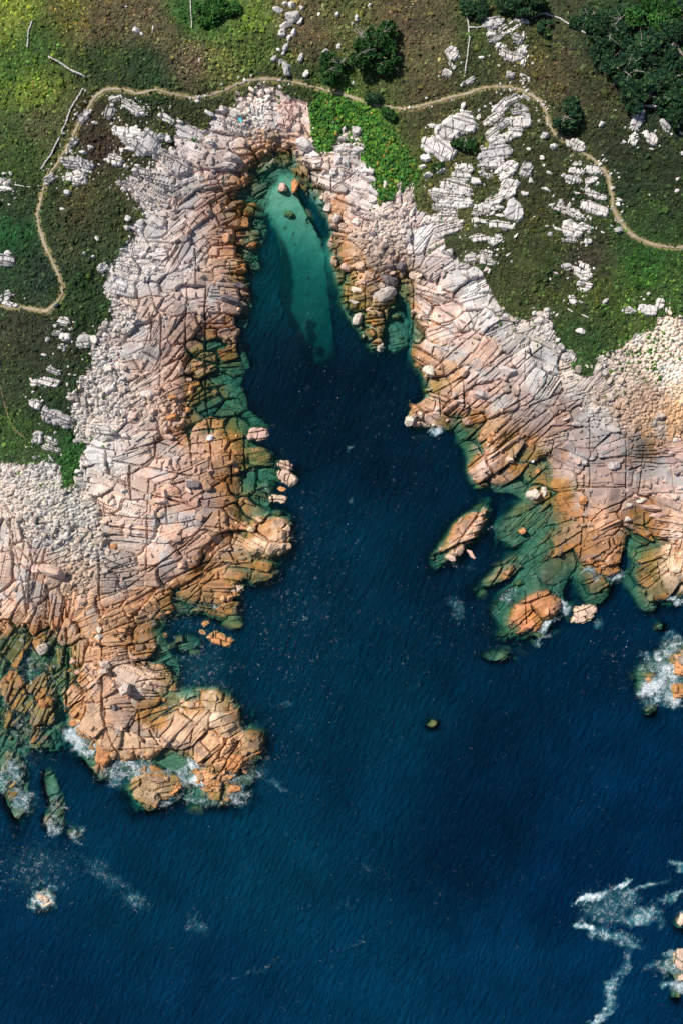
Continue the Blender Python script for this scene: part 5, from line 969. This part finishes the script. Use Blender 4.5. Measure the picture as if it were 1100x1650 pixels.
G1 = [(34, 72, 32), (44, 84, 34), (26, 56, 30), (60, 92, 42)]; G2 = [(30, 62, 42), (22, 50, 38), (44, 76, 44), (64, 88, 50)]; G3 = [(70, 112, 46), (46, 90, 38), (34, 74, 34)]
tree(602, 70, 45, 38, 4.4, G1, 'largest dark green tree on the heath above the green patch', 1, dead=.6)
tree(606, 98, 26, 16, 2.8, G1, 'low dark tree tucked against the lower side of the largest heath tree', 21, dead=.2)
tree(545, 108, 26, 24, 3.2, G1, 'smaller dark tree just left of the largest heath tree', 2, dead=.3)
tree(912, 183, 26, 23, 3.4, G2, 'lone round dark bush in the crook of the right path', 3, 'bush', 'bush', dead=.1)
tree(601, 159, 13, 11, 1.8, G2, 'small dark bush standing on the path above the green patch', 4, 'bush', 'bush', dead=.1)
tree(628, 181, 12, 11, 1.6, G1, 'small dark bush just below the path beside the green patch', 5, 'bush', 'bush', dead=0)
tree(752, 232, 20, 12, 2.0, G1, 'straggly dark bush between the ribbed outcrops', 6, 'bush', 'bush', dead=.5)
tree(703, 268, 9, 7, 1.2, G1, 'tiny dark shrub in the shaded gully by the ribbed outcrops', 7, 'bush', 'bush', dead=0)
W_ = [(985,48,34,30,'second dark tree of the wood, left of its dense middle'),(1045,20,44,34,'top tree of the upper right wood'),(1090,60,40,44,'tall tree at the right edge of the upper right wood'),(1030,70,36,34,'tree in the dense middle of the upper right wood'),(1078,118,44,36,'dark tree at the right edge under the tall wood tree'),(1010,110,28,24,'thin tree on the lower left side of the wood'),
 (1050,150,34,26,'lower tree of the wood near the tapered slab'),(1095,165,30,32,'lowest tree of the wood at the right edge'),(975,82,18,24,'narrow very dark tree on the left fringe of the wood'),(1018,135,22,16,'low shrubby tree beside the wall at the wood edge'),(950,30,22,20,'sparse tree left of the upper right wood'),(850,4,30,14,'dark tree cut by the top edge near the field wall'),(765,12,22,18,'dark tree at the top edge left of the upper outcrops'),(880,42,11,10,'little dark bush under the curving wall'),
 (820,8,22,14,'top edge tree just left of the field wall tree'),(330,20,22,16,'rounded green scrub tree at the top left'),(360,5,22,14,'green scrub tree cut by the top edge'),(1120,20,36,36,''),(1130,110,36,40,''),(1040,-25,46,30,'')]
for i, (x, y, a, b, lab) in enumerate(W_):
    if not lab: lab = 'tree of the wood cut by the picture edge number %s' % ['one', 'two', 'three'][i % 3]
    if x > 1108 or y < -8: continue
    tree(x, y, a*1.1, b*1.1, 3.8 if a > 24 else 2.2, G3 if x < 500 or i == 1 else G2, lab, 40+i, dead=.35 if i in (0, 5, 9, 10) else .05)

# ---------------------------------------------------------------- things left on the rocks and path
def cloth(name, px, py, L, W, ang, col, label, cat, seed, lift=.06, crumple=.05, z=None):
    r = np.random.default_rng(seed); n = 15; u, v = np.meshgrid(np.linspace(-1, 1, n), np.linspace(-1, 1, n))
    a = math.radians(ang); x = u*L*S/2; y = v*W*S/2
    X = x*math.cos(a)-y*math.sin(a); Y = x*math.sin(a)+y*math.cos(a)
    zz = crumple*fbm(u*10+seed, v*10, 5, 601, 3)+lift
    x0, y0 = spot(px, py); z0 = float(surf(px, py)) if z is None else z
    V = np.stack([X, Y, zz], -1).reshape(-1, 3); Vb = V-np.array([0, 0, .02]); F = grid_faces(n, n)[:, ::-1]; m = n*n
    bd = np.concatenate([np.arange(n), np.arange(1, n)*n+n-1, (n-1)*n+np.arange(n-2, -1, -1), np.arange(n-2, 0, -1)*n]); bj = np.roll(bd, -1)
    F = np.concatenate([F, (F+m)[:, ::-1], np.stack([bd, bj, bj+m, bd+m], -1)])
    me = mesh_np(name, np.concatenate([V, Vb]), F, plain(name+'_fabric', lin(col)*.9, .8), smooth=True)
    link(name, me, loc=(x0, y0, z0), label=label, category=cat)
zt = float(surf(388, 198))+1.15
cloth('towel', 388.5, 197.5, 7, 4.6, -62, (70, 196, 214), 'turquoise towel spread on a pale slab beside the pebble chute', 'towel', 3, .04, .10, zt)
def bundle(name, px, py, parts, label, cat, seed):
    x0, y0 = spot(px, py); z0 = float(surf(px, py)); root = link(name, None, loc=(x0, y0, z0), label=label, category=cat)
    for i, (pn, dx, dy, L, W, H, ang, col, z) in enumerate(parts):
        V, F = stone_shape(3, L*S, W*S, H, seed+i, 2.4, 2); V = tilt(V, math.radians(ang), 0, 0); V += np.array([dx*S, dy*S, z])
        V += .03*np.sin(V[:, [1, 2, 0]]*21+i)
        link(pn, mesh_np(pn, V, F, plain(pn+'_cloth', lin(col), .7), smooth=True), parent=root)
bundle('bundle', 92.5, 492.5, [('pack', 0, 0, 9, 6, .34, 35, (18, 30, 50), .25), ('strap', -1.5, .8, 5, 1.3, .10, 40, (130, 160, 172), .56), ('flap', 2.2, 1.0, 4, 3, .15, 20, (12, 20, 36), .45)], 'dark navy bundle with pale straps lying at the left path bend', 'bundle', 71)
bundle('crumpled_sheet', 339, 706, [('sheet', 0, 0, 9, 8, .35, 30, (236, 240, 246), .35), ('fold', 3.0, 2.0, 6, 3, .25, 10, (196, 206, 220), .5), ('corner', -3.5, -1.5, 5, 3, .16, 20, (240, 242, 246), .35)], 'crumpled white sheet caught on the wet slab edge of the left shore', 'sheet', 81)
bundle('crumpled_sheet', 857, 744, [('sheet', 0, 0, 5, 3.6, .2, 20, (226, 228, 230), .22), ('fold', 1.0, .6, 3, 1.6, .12, 60, (200, 204, 210), .34)], 'tiny white scrap lying on the weedy ledges of the right shore', 'sheet', 91)
